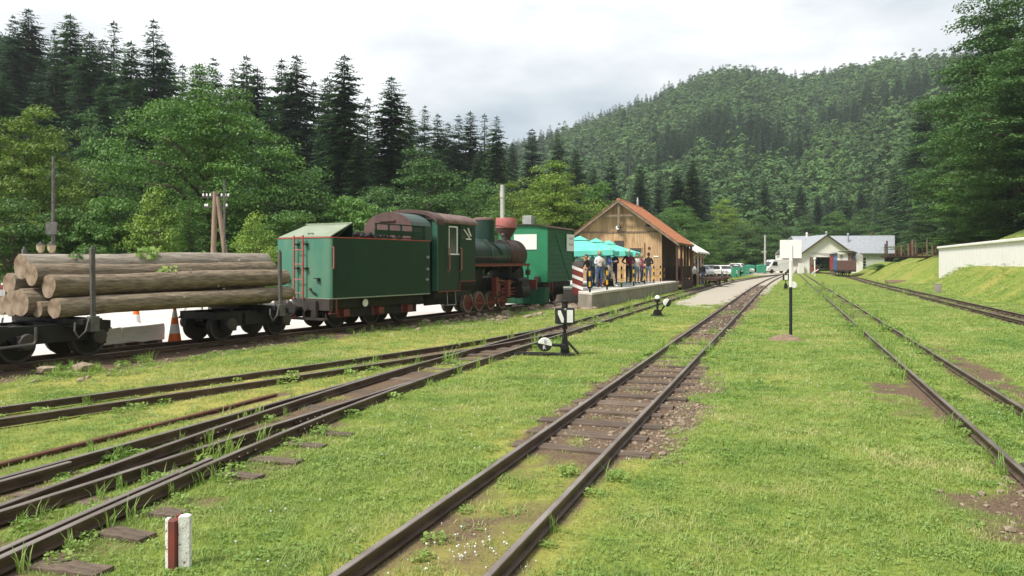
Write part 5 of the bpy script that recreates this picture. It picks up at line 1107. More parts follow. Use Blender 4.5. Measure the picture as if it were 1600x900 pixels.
m = MB(); m.add([(-.84,-2.28,1.16),(.84,-2.28,1.16),(.78,-1.60,1.90),(-.78,-1.60,1.90)], [(0,1,2,3)]); o = m.obj('windscreen', 'glass', t); o.location = (0,-.05,.03)
for x, y, lab in ((-5.6,129,'teal green waste bin farther from the van'),(-3.9,131.5,'teal green waste bin right beside the van')):
    t = thing('waste_bin', lab, 'bin', (x, y, .02), YAW, 'green waste bins'); m = MB(); m.add([(-.6,-.5,.15),(.6,-.5,.15),(.6,.5,.15),(-.6,.5,.15),(-.72,-.6,1.15),(.72,-.6,1.15),(.72,.6,1.15),(-.72,.6,1.15)], [(3,2,1,0),(4,5,6,7),(0,1,5,4),(1,2,6,5),(2,3,7,6),(3,0,4,7)]); m.obj('body', 'bin_green', t, bevel=.03)
    m = MB(); m.prism([(-.76,1.15),(.76,1.15),(.6,1.4),(0,1.48),(-.6,1.4)], -.62, .62, 'y'); m.obj('lid', 'bin_green', t)
    for a in (-.5, .5): m = MB(); m.lathe((a,0,.09),[(.09,-.04),(.09,.04)],10,'x'); m.obj('wheel', 'black', t)
t = thing('mesh_fence', 'green wire mesh fence in front of the parked cars', 'fence', (-6.0, 92, 0), .0)
for k in range(10):
    a = (.08*k, 3.9*k); m = MB(); m.cyl((a[0],a[1],0),(a[0],a[1],1.25),.04,n=6); m.obj('post', 'bin_green', t)
    if k < 9:
        b_ = (.08*(k+1), 3.9*(k+1)); m = MB()
        for z in np.arange(.1, 1.25, .14): m.bar((a[0],a[1],z),(b_[0],b_[1],z),.018)
        for q in range(26): f = q/26; m.bar((a[0]+(b_[0]-a[0])*f,a[1]+(b_[1]-a[1])*f,.05),(a[0]+(b_[0]-a[0])*f,a[1]+(b_[1]-a[1])*f,1.22),.014)
        m.obj('mesh_panel', 'bin_green', t)
# ------------------------------------------------------------------ passenger carriages on the right
def carriage(label, y0, col, endm, ln=5.6):
    xm = cl_T3(y0); hd = math.atan2(cl_T3(y0+ln)-cl_T3(y0), ln)
    t = thing('open_carriage', label, 'railway carriage', (xm, y0, 0), -hd)
    hw = 1.15
    m = MB(); m.box(-hw,hw,0,ln,.62,.82); m.box(-.6,.6,.2,ln-.2,.4,.62); m.obj('underframe', 'steel_black', t)
    m = MB(); m.box(-hw,hw,0,.06,.82,2.02); m.obj('end_panel', endm, t)
    for z in np.arange(.95, 2.0, .13): m = MB(); m.box(-hw+.05,hw-.05,-.02,0,z,z+.11); m.obj('plank', endm, t)
    for sx in (-1, 1):
        x0, x1 = (hw-.06, hw) if sx > 0 else (-hw, -hw+.06)
        for a in np.arange(.06, ln-.5, .92): m = MB(); m.box(x0,x1,a,a+.62,.82,1.95); m.obj('side_panel', col, t)
        for a in (0, 1.35, 2.7, 4.1, ln-.12): m = MB(); m.box(x0-.01,x1+.01,a,a+.12,.82,3.05); m.obj('roof_post', col, t)
        m = MB(); m.box(x0-.01,x1+.01,0,ln,2.92,3.06); m.obj('top_rail', col, t)
    m = MB(); m.box(-.2,.2,.3,.34,.82,2.9); m.obj('end_post', 'white', t)
    archroof(MB(), hw+.14, 3.04, .34, .05, -.3, ln+.3, 12).obj('roof', 'grey_metal', t, smooth=True)
    for a in (.9, ln-.9):
        for sx in (-1, 1): m = MB(); m.lathe((sx*.39,a,.45),[(.1,-.05),(.31,-.05),(.31,.05),(.1,.05)],16,'x'); m.obj('wheel', 'steel_black', t)
    m = MB(); m.cyl((0,-.35,.62),(0,0,.62),.07,n=8); m.lathe((0,-.38,.62),[(.2,0),(.2,.05)],12,'y'); m.obj('buffer', 'steel_dark', t)
    for a in (1.2, 2.6, 4.0): m = MB(); m.box(-.95,.95,a,a+.4,1.2,1.26); m.box(-.95,.95,a+.38,a+.43,1.26,1.8); m.obj('bench', 'wood_grey', t)
carriage('blue open passenger carriage with planked end nearest the grass bank', 107.5, 'blue_paint', 'brick_brown')
carriage('red open passenger carriage coupled behind the blue one', 114.2, 'crimson', 'crimson')
# rusty stake wagons up on the bank
def stake_wagon(label, x, y, ln, rz, n, z0, seed):
    rr = random.Random(seed); t = thing('stake_wagon', label, 'rail wagon', (x, y, z0), rz)
    m = MB(); m.box(0,ln,-.7,.7,.35,.6); m.box(0,ln,-.9,-.7,.45,.62); m.box(0,ln,.7,.9,.45,.62); m.obj('frame', 'wood_dark', t)
    m = MB(); m.box(.3,.9,-.5,.5,-.1,.35); m.box(ln-.9,ln-.3,-.5,.5,-.1,.35); m.obj('bogie', 'steel_black', t)
    for k in range(n):
        a = ln*(k+.5)/n+rr.uniform(-.12,.12); h = rr.uniform(1.0,1.9); sx = rr.choice((-1,1)); m = MB(); m.bar((a,sx*.8,.5),(a+rr.uniform(-.05,.05),sx*.8,.62+h),.13,.11); m.obj('stake', rr.choice(('rust','wood_dark','wood_grey')), t)
    for k in range(5): 
        a = rr.uniform(.3, ln-1.8); m = MB(); m.bar((a,rr.uniform(-.6,.6),.66+.13*rr.random()),(a+rr.uniform(1,1.8),rr.uniform(-.6,.6),.70+.2*rr.random()),.16); m.obj('beam', rr.choice(('rust','wood_grey')), t)
stake_wagon('rusty stake wagon with crowded uprights in front of the shed roof', 10.9, 101, 6.2, .30, 22, 2.0, 1)
stake_wagon('rusty stake wagon with sparse uprights beside the white wall', 16.6, 101.6, 6.6, .25, 13, 2.3, 2)
# ------------------------------------------------------------------ people
def person(label, x, y, z, rz, top, legs, hair, shoe='cloth_black', h=1.72, sleeves=True, pose=None, hairlen=.0, jacket=None, sit=False):
    J = dict(pelvis=(0,0,.94), waist=(0,.005,1.08), chest=(0,.01,1.28), neck=(0,.02,1.46), head=(0,.0,1.55),
             shL=(.175,.01,1.385), elL=(.235,.03,1.12), wrL=(.23,-.05,.89), shR=(-.175,.01,1.385), elR=(-.235,.03,1.12), wrR=(-.23,-.05,.89),
             hiL=(.09,0,.88), knL=(.10,-.02,.49), anL=(.10,.03,.085), toL=(.115,-.13,.035), hiR=(-.09,0,.88), knR=(-.10,-.02,.49), anR=(-.10,.03,.085), toR=(-.115,-.13,.035))
    if pose: J.update(pose)
    RAD = dict(pelvis=(.155,.115), waist=(.135,.10), chest=(.165,.115), neck=(.055,.055), head=(.06,.06), shL=(.068,.068), shR=(.068,.068), elL=(.046,.046), elR=(.046,.046), wrL=(.03,.034), wrR=(.03,.034),
               hiL=(.095,.095), hiR=(.095,.095), knL=(.064,.064), knR=(.064,.064), anL=(.042,.042), anR=(.042,.042), toL=(.04,.03), toR=(.04,.03))
    names = list(J); E = [('pelvis','waist'),('waist','chest'),('chest','neck'),('neck','head'),('chest','shL'),('shL','elL'),('elL','wrL'),('chest','shR'),('shR','elR'),('elR','wrR'),('pelvis','hiL'),('hiL','knL'),('knL','anL'),('anL','toL'),('pelvis','hiR'),('hiR','knR'),('knR','anR'),('anR','toR')]
    me = bpy.data.meshes.new('sk'); me.from_pydata([J[n] for n in names], [(names.index(a), names.index(b)) for a, b in E], [])
    o = bpy.data.objects.new('sk', me); COL.objects.link(o); sk = o.modifiers.new('s', 'SKIN'); sk.use_smooth_shade = True
    for i, n in enumerate(names): v = me.skin_vertices[0].data[i]; v.radius = RAD[n]; v.use_root = (n == 'pelvis')
    sb = o.modifiers.new('u', 'SUBSURF'); sb.levels = 1; sb.render_levels = 1
    bpy.context.view_layer.update(); em = bpy.data.meshes.new_from_object(o.evaluated_get(bpy.context.evaluated_depsgraph_get())); bpy.data.objects.remove(o)
    B = MB(); B.v = [tuple(v.co) for v in em.vertices]; B.f = [tuple(p.vertices) for p in em.polygons]
    mats = [top, legs, shoe, 'skin', jacket or top]
    seg = {('chest','neck'): 0, ('neck','head'): 3, ('anL','toL'): 2, ('anR','toR'): 2, ('pelvis','waist'): 0, ('waist','chest'): 0, ('pelvis','hiL'): 1, ('pelvis','hiR'): 1, ('hiL','knL'): 1, ('knL','anL'): 1, ('hiR','knR'): 1, ('knR','anR'): 1}
    for a in 'LR': seg[('chest','sh'+a)] = 0; seg[('sh'+a,'el'+a)] = 4 if jacket else 0; seg[('el'+a,'wr'+a)] = (4 if jacket else 0) if sleeves else 3
    S_ = [(Vector(J[a]), Vector(J[b]), seg[(a, b)], RAD[a][0]) for a, b in E]
    for p in em.polygons:
        c = p.center; best = 9; r = 0
        for a, b, mi, ra in S_:
            ab = b-a; t = max(0, min(1, (c-a).dot(ab)/ab.length_squared)); d_ = (c-(a+ab*t)).length/ra**.5
            if d_ < best: best = d_; r = mi
        if r == 0 and c.z < J['pelvis'][2]-.02 and not jacket: r = 1 if c.z < J['pelvis'][2]-.05 else 0
        if jacket and r == 0 and abs(c.x) > .055: r = 4
        B.m.append(r)
    # hands: palm and five bent fingers rooted in the palm
    for a, sx in (('L', 1), ('R', -1)):
        w = Vector(J['wr'+a]); d_ = (w-Vector(J['el'+a])).normalized(); s = d_.cross(Vector((sx,0,0))); s = s.normalized() if s.length > .1 else Vector((0,1,0)); n_ = d_.cross(s).normalized()
        B.mi = 3; B.tube([w-d_*.03, w+d_*.03, w+d_*.085, w+d_*.095], [.026, .036, .038, .02], 8)
        for k, (off, ln) in enumerate(((-.028,.062),(-.010,.075),(.009,.07),(.027,.055))):
            p0 = w+d_*.075+s*off; p1 = p0+d_*ln*.55+n_*.008; p2 = p1+d_*ln*.38+n_*.03; B.tube([p0, p1, p2], [.0095,.009,.007], 6)
        p0 = w+d_*.03-s*.03; B.tube([p0, p0+d_*.03-s*.03, p0+d_*.062-s*.035+n_*.015], [.011,.010,.008], 6)
    hd = Vector(J['head']); B.mi = 3; hc = hd+Vector((0,-.015,.095))
    b0 = len(B.v); B.ball((0,0,0), 1, 14, 10)
    for i in range(b0, len(B.v)):
        q = Vector(B.v[i]); jaw = 1-.22*max(0, -q.z); fy = .098 if q.y < 0 else .092
        B.v[i] = tuple(hc+Vector((q.x*.076*jaw, q.y*fy*jaw, q.z*.118)))
    B.add([hc+Vector(v) for v in ((-.012,-.09,.01),(.012,-.09,.01),(0,-.092,.03),(0,-.122,-.012),(-.014,-.092,-.022),(.014,-.092,-.022))], [(2,3,0),(2,1,3),(0,3,4),(1,5,3),(4,3,5)])
    for sx in (-1, 1): B.ball(hc+Vector((sx*.078,.005,-.005)), .022, 8, 5, (.5,1,1.4))
    sc_ = h/1.72
    t = thing('person', label, 'person', (x, y, z), rz); t.scale = (sc_, sc_, sc_)
    bd = B.obj('body', mats, t, smooth=2, recalc=False)
    f = MB()
    for sx in (-1, 1): f.ball(hc+Vector((sx*.03,-.086,.012)), .011, 8, 5)
    f.box(hc.x-.025, hc.x+.025, hc.y-.096, hc.y-.08, hc.z-.055, hc.z-.048); f.obj('eyes_and_mouth', 'hair_brown', bd)
    if hair:
        m = MB(); b0 = 0; m.ball((0,0,0), 1, 16, 10); keep = []
        for i in range(len(m.v)):
            q = Vector(m.v[i]); dn = hairlen*max(0, -q.z) if q.y > -.25 else 0
            m.v[i] = tuple(hc+Vector((q.x*.088, q.y*.106+.008, q.z*.128+.012-dn)))
        m.f = [f_ for f_ in m.f if not (sum(m.v[i][1] for i in f_)/len(f_) < hc.y-.03 and sum(m.v[i][2] for i in f_)/len(f_) < hc.z+.055) and (hairlen > 0 or sum(m.v[i][2] for i in f_)/len(f_) > hc.z-.06)]; m.m = [0]*len(m.f)
        m.obj('hair', hair, bd, smooth=2, recalc=False)
    return t
armsup = dict(elL=(.25,-.04,1.14), wrL=(.12,-.22,1.24), elR=(-.25,-.04,1.14), wrR=(-.12,-.22,1.22))
fold = dict(elL=(.27,.0,1.13), wrL=(.08,-.17,1.14), elR=(-.27,.0,1.13), wrR=(-.06,-.18,1.10))
stride = dict(knL=(.11,-.20,.52), anL=(.11,-.24,.10), toL=(.12,-.40,.06), knR=(-.10,.06,.49), anR=(-.10,.34,.14), toR=(-.11,.22,.04), elR=(-.25,-.10,1.14), wrR=(-.16,-.30,1.16))
hips = dict(elL=(.33,.08,1.14), wrL=(.19,-.05,1.0), elR=(-.33,.08,1.14), wrR=(-.17,-.08,1.02))
F_ = PZ+.0
person('blond person in white top and blue jeans beside the second banded post', -8.1, 34.6, F_, YAW+.3, 'cloth_white', 'denim', 'hair_blond', h=1.66, pose=armsup, hairlen=.05)
person('striding person in blue jacket and beige trousers near the chain', -7.75, 35.0, F_, YAW+1.25, 'burgundy', 'beige', 'hair_blond', 'shoe_white', h=1.78, pose=stride, jacket='cloth_blue')
person('bald person in burgundy jumper and black trousers', -7.85, 40.3, F_, YAW+.1, 'burgundy', 'cloth_black', None, 'shoe_white', h=1.82, pose=hips)
person('grey haired person in navy clothes behind the striding one', -8.75, 41.0, F_, YAW-.9, 'navy', 'navy', 'hair_grey', h=1.72, pose=fold)
person('person in white top and pale jeans right of the burgundy jumper', -7.66, 41.6, F_, YAW+.4, 'cloth_white', 'denim_pale', 'hair_brown', h=1.6, pose=armsup, hairlen=.06)
person('person in pink jacket half hidden behind the white top', -7.9, 44.4, F_, YAW+1.0, 'pink', 'denim', 'hair_blond', h=1.62, hairlen=.08)
person('person in black jacket and pale jeans facing the station wall', -7.62, 45.1, F_, YAW+2.8, 'cloth_black', 'denim_pale', 'hair_dark', 'shoe_white', h=1.7, pose=fold)
person('person in dark clothes leaning behind the striped barrier', -7.72, 31.2, F_, YAW-.7, 'cloth_black', 'navy', 'hair_brown', 'shoe_white', h=1.52, pose=dict(chest=(0,-.12,1.24), neck=(0,-.2,1.40), head=(0,-.26,1.47), shL=(.17,-.14,1.33), shR=(-.17,-.14,1.33), elL=(.23,-.24,1.10), wrL=(.16,-.42,1.02), elR=(-.23,-.24,1.10), wrR=(-.16,-.42,1.02)))
person('person in light blue jacket under the first parasol', -8.9, 36.6, F_, YAW+.9, 'sky_blue', 'denim', 'hair_brown', h=1.68, pose=fold)
person('person with brown hair in red top under the middle parasol', -9.0, 38.6, F_, YAW+2.0, 'cloth_red', 'cloth_black', 'hair_brown', h=1.66, hairlen=.07)
person('person in cream top standing back near the station wall', -8.6, 45.6, F_, YAW-.4, 'cloth_cream', 'beige', 'hair_dark', h=1.7)
person('person in white shirt beside the rail trolleys', -6.35, 57.6, 0, YAW+1.8, 'cloth_white', 'cloth_black', 'hair_brown', h=1.7)
person('person in black jacket beside the rail trolleys', -6.05, 60.2, 0, YAW+.3, 'cloth_black', 'denim', 'hair_dark', h=1.74)
person('person walking on the forecourt in pale trousers behind the logs', -17.7, 19.5, .012, YAW+R(80), 'cloth_grey', 'cloth_white', 'hair_dark', 'cloth_grey', h=1.72, pose=stride)
for i, (x_, y_, a_, tp, lg, hr, lab) in enumerate([(-9.3,35.6,.2,'cloth_white','beige','hair_dark','person in white shirt under the parasol beside the green van'),(-9.9,37.4,1.5,'cloth_blue','denim','hair_brown','person in blue top deep under the parasols'),(-9.2,39.9,-.6,'cloth_black','cloth_grey','hair_blond','person in black top and grey trousers under the middle parasol'),(-8.45,37.9,2.4,'cloth_cream','denim','hair_brown','person in cream jacket turned away beside the middle parasol'),(-9.4,42.4,.5,'cloth_white','denim','hair_brown','person in white top under the parasol by the station wall'),(-8.35,43.2,-1.2,'pink','beige','hair_grey','person in pink top and beige trousers near the station wall')]):
    person(lab, x_, y_, F_, YAW+a_, tp, lg, hr, h=1.62+.03*(i % 4), pose=[armsup, fold, hips, None][i % 4], hairlen=.05*(i % 2))
# shopping bags
for lab, x, y, mt in (('red bag standing on the platform near the beige trousers', -8.35, 36.3, 'cloth_red'), ('black bag standing on the platform behind the striding person', -8.05, 36.6, 'cloth_black')):
    m = MB(); m.add([(-.2,-.11,0),(.2,-.11,0),(.2,.11,0),(-.2,.11,0),(-.23,-.09,.36),(.23,-.09,.36),(.23,.09,.36),(-.23,.09,.36)], [(3,2,1,0),(4,5,6,7),(0,1,5,4),(1,2,6,5),(2,3,7,6),(3,0,4,7)]); m.tube([(-.1,-.09,.35),(-.07,-.09,.52),(.07,-.09,.52),(.1,-.09,.35)], .012, 6); m.tube([(-.1,.09,.35),(-.07,.09,.52),(.07,.09,.52),(.1,.09,.35)], .012, 6)
    tag(m.obj('bag', mt, loc=(x, y, PZ), bevel=.03), lab, 'bag')
# ------------------------------------------------------------------ vegetation
def quads_mesh(name, V, mt, tri=False):
    """V (n,4,3) or (n,3,3)"""
    n, k = V.shape[:2]; me = bpy.data.meshes.new(name); me.vertices.add(n*k); me.vertices.foreach_set('co', V.astype(np.float32).ravel()); me.loops.add(n*k); me.loops.foreach_set('vertex_index', np.arange(n*k)); me.polygons.add(n); me.polygons.foreach_set('loop_start', np.arange(0, n*k, k)); me.update(); me.materials.append(MAT[mt]); return me
def leaves(C, Nn, size, g, asp=.62):
    """diamond leaves at C with normals Nn"""
    n = len(C); Nn = Nn/np.linalg.norm(Nn, axis=1, keepdims=True); r = g.normal(size=(n, 3)); A = np.cross(Nn, r); A /= np.linalg.norm(A, axis=1, keepdims=True)+1e-9; Bv = np.cross(Nn, A); s = (size*g.uniform(.65, 1.35, n))[:, None]
    return np.stack([C-A*s, C-Bv*s*asp, C+A*s, C+Bv*s*asp], 1)
def crown_dec(seed, H, Rr, base, nclump, per, lsize, flat=.55, lobes=.3, top=1.0, rnd=0.):
    """broadleaf crown: leaf clumps spread through a lumpy volume; returns quads and clump centres"""
    g = np.random.default_rng(seed); ch = H-base; out = []; cs = []
    ph = g.random((5, 3))*6.28
    while len(cs) < nclump:
        u = g.normal(size=3); u /= np.linalg.norm(u); az = math.atan2(u[1], u[0])
        rad = g.random()**.38; lob = 1+lobes*(math.sin(2*az+ph[0,0])*.5+math.sin(3*az+ph[1,0]+2*u[2])*.4+math.sin(5*az+ph[2,0]-3*u[2])*.35)
        zz = u[2]*rad; wd = 1-.5*max(0, zz)**1.3-.12*max(0, -zz)
        p = np.array([u[0]*rad*Rr*lob*wd, u[1]*rad*Rr*lob*wd, base+ch*.46+zz*ch*.52*top*(1+.12*math.sin(3*az+ph[3,1]))])
        cs.append(p)
    cs = np.array(cs)
    for p in cs:
        rc = Rr*g.uniform(.17, .30); k = int(per*g.uniform(.7, 1.3)); u = g.normal(size=(k, 3)); u[:, 2] = np.abs(u[:, 2])*.9-.25; u /= np.linalg.norm(u, axis=1, keepdims=True); rad = g.random(k)**.33
        C = p+u*rad[:, None]*np.array([rc, rc, rc*flat]); Nn = u*.55+np.array([0, 0, .85])+g.normal(size=(k, 3))*.5
        if rnd: w_ = C-np.array([0, 0, base+ch*.42]); w_ /= np.linalg.norm(w_, axis=1, keepdims=True); Nn = w_*rnd+u*.35+g.normal(size=(k, 3))*.22
        out.append(leaves(C, Nn, lsize, g))
    return np.concatenate(out), cs
def trunk_dec(seed, H, base, cs, r0):
    g = random.Random(seed); m = MB(); top = H*.72; pts = [(0,0,-.3)]+[(g.uniform(-.1,.1)*k, g.uniform(-.1,.1)*k, top*k/5) for k in range(1, 6)]; m.tube(pts, [r0*1.25]+[r0*(1-.17*k) for k in range(5)], 8)
    idx = np.random.default_rng(seed).choice(len(cs), min(14, len(cs)), replace=False)
    for i in idx:
        c = Vector(cs[i]); zs = max(base*.7, min(c.z-1.0, top*.85))*g.uniform(.75, 1); s = Vector((0, 0, zs)); md = s.lerp(c, .55)+Vector((0, 0, .12*(c-s).length)); m.tube([s, md, c], [r0*.38, r0*.24, r0*.08], 5)
    return m.mesh('trunk', 'trunk', smooth=2)
def crown_con(seed, H, Rr, base, whorl=.5, nb=8, droop=.28, lsz=.34, dens=1.0, ragged=.2):
    g = np.random.default_rng(seed); quads = []; z = base
    while z < H-.25:
        f = (z-base)/(H-base); L_ = Rr*(1-f)**.64*(.85 if f < .1 else 1)+.03; n = max(4, int(nb*(.55+.6*(1-f))))
        for b in range(n):
            if g.random() < ragged*.45: continue
            az = 2*math.pi*(b+g.random()*.8)/n; zj = z+g.uniform(-.5, .5)*whorl; l_ = L_*g.uniform(1-ragged*1.6, 1.1); k = max(4, int(l_/lsz*2.6*dens)); t = (np.arange(k)+g.random(k))/k
            up = (.25 if f > .75 else .05)
            d = np.array([math.cos(az), math.sin(az), 0]); s = np.array([-d[1], d[0], 0]); wob = g.uniform(-.15, .15)
            P = d*(t*l_)[:, None] + np.array([0, 0, 1])*((zj+up*t*l_-droop*l_*t**1.6+.10*l_*np.maximum(0, t-.75))+g.normal(size=k)*.03)[:, None] + s*(wob*t*l_)[:, None]
            wdt = lsz*min(1., max(.45, l_/1.8))*(1.25-.75*t)*g.uniform(.7, 1.3, k)
            for sgn in (-1, 1):
                o = d*.55+s*sgn*1.0; o = o/np.linalg.norm(o); ww = wdt[:, None]; dz = np.stack([np.zeros(k), np.zeros(k), -.38*wdt*g.uniform(.4, 1.5, k)], 1)
                tip = P+o*ww*1.25+dz; mid1 = P+o*ww*.55-d*ww*.28+dz*.3; mid2 = P+o*ww*.55+d*ww*.34+dz*.3
                quads.append(np.stack([P, mid1, tip, mid2], 1))
            if l_ > .5: 
                q = P[-1]; quads.append(np.stack([q[None], (q+s*.08+d*.1)[None], (q+d*lsz*.9+[0,0,-.02])[None], (q-s*.08+d*.1)[None]], 1))
        z += whorl*g.uniform(.75, 1.2)*(1-.5*f)
    g2 = g.random(6)*6.28
    for a in g2: d = np.array([math.cos(a)*.12, math.sin(a)*.12, 0]); quads.append(np.array([[[0,0,H],d*.6+[0,0,H-.25],d+[0,0,H-.5],-d*.3+[0,0,H-.3]]]))
    return np.concatenate(quads)
def trunk_con(H, r0): m = MB(); m.tube([(0,0,-.4),(0,0,H*.3),(0,0,H*.7),(0,0,H*.97)], [r0*1.15, r0*.85, r0*.4, r0*.06], 8); return m.mesh('trunk', 'trunk', smooth=2)
# variants (unit sizes in metres, scaled when placed)
DEC = {}
def mkdec(key, seed, H, Rr, base, nc, per, ls, mt, r0=.25, **k):
    q, cs = crown_dec(seed, H, Rr, base, nc, per, ls, **k); DEC[key] = (quads_mesh('crown', q, mt), trunk_dec(seed, H, base, cs, r0), H, Rr)
mkdec('maple', 1, 12, 5.6, 1.6, 230, 200, .082, 'leaf_mid', .32, flat=.42, lobes=.42)
mkdec('ash', 2, 10, 4.4, 1.0, 170, 180, .08, 'leaf_bright', .25, flat=.5, lobes=.38)
mkdec('lime', 3, 11, 4.6, .8, 180, 180, .085, 'leaf_deep', .28, flat=.55, lobes=.35)
mkdec('alder', 4, 12, 3.8, .8, 170, 170, .085, 'leaf_mid', .25, flat=.6, lobes=.4)
mkdec('bush', 5, 4, 2.5, .1, 90, 120, .075, 'leaf_bright', .08, flat=.6, lobes=.4)
mkdec('hazel', 6, 5, 3.0, .1, 100, 130, .085, 'leaf_mid', .1, flat=.5, lobes=.45)
mkdec('beech', 7, 20, 6.0, .8, 360, 200, .105, 'leaf_deep', .45, flat=.40, lobes=.34)
CON = []
for sd, H, Rr, base, mt, kw in ((11, 22, 5.3, .8, 'needle', dict(droop=.30)), (12, 22, 4.8, 1.5, 'needle_blue', dict(droop=.22, ragged=.32)), (13, 22, 5.9, .8, 'needle', dict(droop=.36, ragged=.25)), (14, 22, 4.3, 2.5, 'needle_blue', dict(droop=.15, ragged=.45, nb=7))):
    CON.append((quads_mesh('crown', crown_con(sd, H, Rr, base, .42, **dict(dict(nb=9, lsz=.55, dens=1.25), **kw)), mt), trunk_con(H, .28), H, Rr))
YS = (quads_mesh('crown', crown_con(15, 6, 2.0, .2, .26, 9, droop=.22, lsz=.22, dens=1.2), 'leaf_deep'), trunk_con(6, .09), 6, 2.0)
def place(px, d): a = (px-800)/1200*d; return (math.cos(YAW)*a-math.sin(YAW)*d, math.sin(YAW)*a+math.cos(YAW)*d)
def tree(name, label, src, px, ytop, d, wpx=None, group=None, sq=1.0):
    """px and d give the bearing and the distance, ytop the height of the crown"""
    x, y = place(px, d); zg = hz(x, y); zt = 1.75+(411-ytop)/1200*d; crown, trunk, H, Rr = src; s = max(.15, (zt-zg)/H); sw = (wpx*d/1200/2/Rr) if wpx else s*sq
    t = thing(name, label, 'tree' if 'bush' not in name and 'shrub' not in name else 'bush', (x, y, zg), random.uniform(0, 6.28), group); t.scale = (sw, sw, s)
    link('crown', crown, t); link('trunk', trunk, t); return t
B1 = 'trees behind the forecourt'
tree('maple_tree', 'large spreading maple with bright layered foliage behind the logs', DEC['maple'], 325, 118, 42, 275, B1)
tree('ash_tree', 'pale green rounded tree beside the lamp mast', DEC['ash'], 45, 168, 43, 215, B1)
tree('lime_tree', 'dull green tree between the pale rounded tree and the large maple', DEC['lime'], 150, 185, 52, 150, B1)
tree('lime_tree', 'low dark green tree filling the gap right of the large maple', DEC['lime'], 485, 272, 46, 150, B1)
tree('lime_tree', 'broad dark green tree right behind the tender and cab', DEC['lime'], 665, 240, 50, 215, B1)
tree('alder_tree', 'yellow-green slender tree behind the funnel', DEC['ash'], 792, 288, 54, 105, B1)
tree('ash_tree', 'bright green rounded tree behind the green goods van', DEC['ash'], 862, 258, 62, 165, B1)
tree('alder_tree', 'mid green tree left of the station gable', DEC['alder'], 935, 288, 72, 120, B1)
tree('maple_tree', 'mid green tree showing right of the broad dark tree', DEC['alder'], 745, 282, 60, 110, B1)
for px, yt, d, k, wp, lab in [(15,300,33,'hazel',150,'leafy bush at the far end of the forecourt beside the barrier'),(95,318,35,'hazel',150,'leafy bush right below the lamp mast sign'),(175,300,37,'hazel',150,'broad bush under the dull green tree'),(245,305,36,'bush',120,'bush below the left side of the large maple'),(400,342,32,'bush',100,'fresh light green bush right of the telegraph pole'),(455,322,38,'hazel',130,'bush between the telegraph pole and the tender'),(550,300,44,'hazel',150,'bush behind the tender coal plate'),(620,318,46,'hazel',110,'bush behind the tender bunker'),(370,330,40,'hazel',130,'bush below the right side of the large maple'),(720,330,50,'hazel',130,'bush behind the cab roof'),(820,330,56,'bush',110,'light bush behind the van roof box'),(890,318,62,'hazel',110,'bush behind the far end of the van')]:
    tree('leafy_shrub', lab, DEC[k], px, yt, d, wp, 'bushes along the forecourt edge')
SPR = 'dark conifers on the slope behind the station yard'
tree('young_spruce', 'young spruce left of the telegraph pole', YS, 296, 288, 35, 120, None)
cl = [(-30,30,95),(20,22,96),(45,12,104),(85,42,92),(110,20,100),(140,48,96),(160,60,108),(178,30,100),(205,62,92),(240,28,94),(258,64,100),(285,98,112),(312,98,104),(333,88,112),(365,104,104),(385,84,100),(402,104,92),(440,90,96),(463,84,90),(490,124,92),(512,118,98),
      (60,100,84),(5,112,80),(120,112,82),(160,128,80),(215,118,82),(270,150,78),(195,150,74),(420,150,84),(365,160,86)]
for i, (px, yt, d) in enumerate(cl): tree('spruce_tree', 'dark spruce on the wooded slope above the log wagon', CON[i % 4 if i % 5 else 0], px, yt, d, None, SPR, random.uniform(.85, 1.15))
for px, yt, d, k, lab in [(538,84,74,0,'tallest dark spruce standing above the tender'),(574,150,82,3,'thin spruce right next to the tallest spruce'),(612,118,78,2,'tall spruce standing above the bunker canopy')]: tree('spruce_tree', lab, CON[k], px, yt, d, None, SPR, 1.12)
for i, (px, yt, d) in enumerate([(500,190,76),(560,205,72),(590,200,84),(640,165,104),(664,163,108),(684,176,104),(648,215,92),(700,190,110),(717,178,106),(735,172,110),(757,176,108),(776,180,106),(690,235,96),(745,240,100)]): tree('spruce_tree', 'slim dark conifer in the row above the locomotive', CON[(i*3+1) % 4], px, yt, d, None, SPR, random.uniform(.8, 1.0))
for i, (px, yt, d) in enumerate([(800,222,150),(832,200,140),(872,208,150),(900,232,145),(955,240,150),(928,262,140),(1000,258,140),(1030,266,150),(1058,262,135),(1082,248,138),(1100,268,150)]): tree('spruce_tree', 'dark conifer on the hill foot behind the station roof', CON[i % 3], px, yt, d, None, SPR, random.uniform(.95, 1.2))
V_ = 'trees at the end of the valley'
for i, (px, yt, d, k, wp) in enumerate([(1060,318,100,'maple',110),(1040,335,90,'lime',80),(1128,312,160,'ash',95),(1110,348,128,'alder',80),(1160,350,150,'lime',80),(1095,366,112,'hazel',60),(1185,338,165,'alder',80),(1218,348,168,'lime',90),(1260,340,175,'lime',80),(1305,332,178,'alder',85),(1345,330,178,'lime',90),(1385,335,170,'alder',80),(1140,372,140,'hazel',80),(1180,378,150,'hazel',70),(1235,372,165,'hazel',80),(1420,340,172,'lime',90)]): tree('broadleaf_tree', 'green broadleaf tree at the valley end behind the car park and shed', DEC[k], px, yt, d, wp, V_)
for i, (px, yt, d) in enumerate([(1195,275,195),(1226,308,200),(1250,282,205),(1277,300,200),(1302,306,205),(1345,292,205),(1372,312,190),(1322,318,195)]): tree('spruce_tree', 'dark conifer rising behind the valley end trees', CON[i % 3], px, yt, d, None, V_, 1.0)
Rg = 'tall trees on the bank at the right'
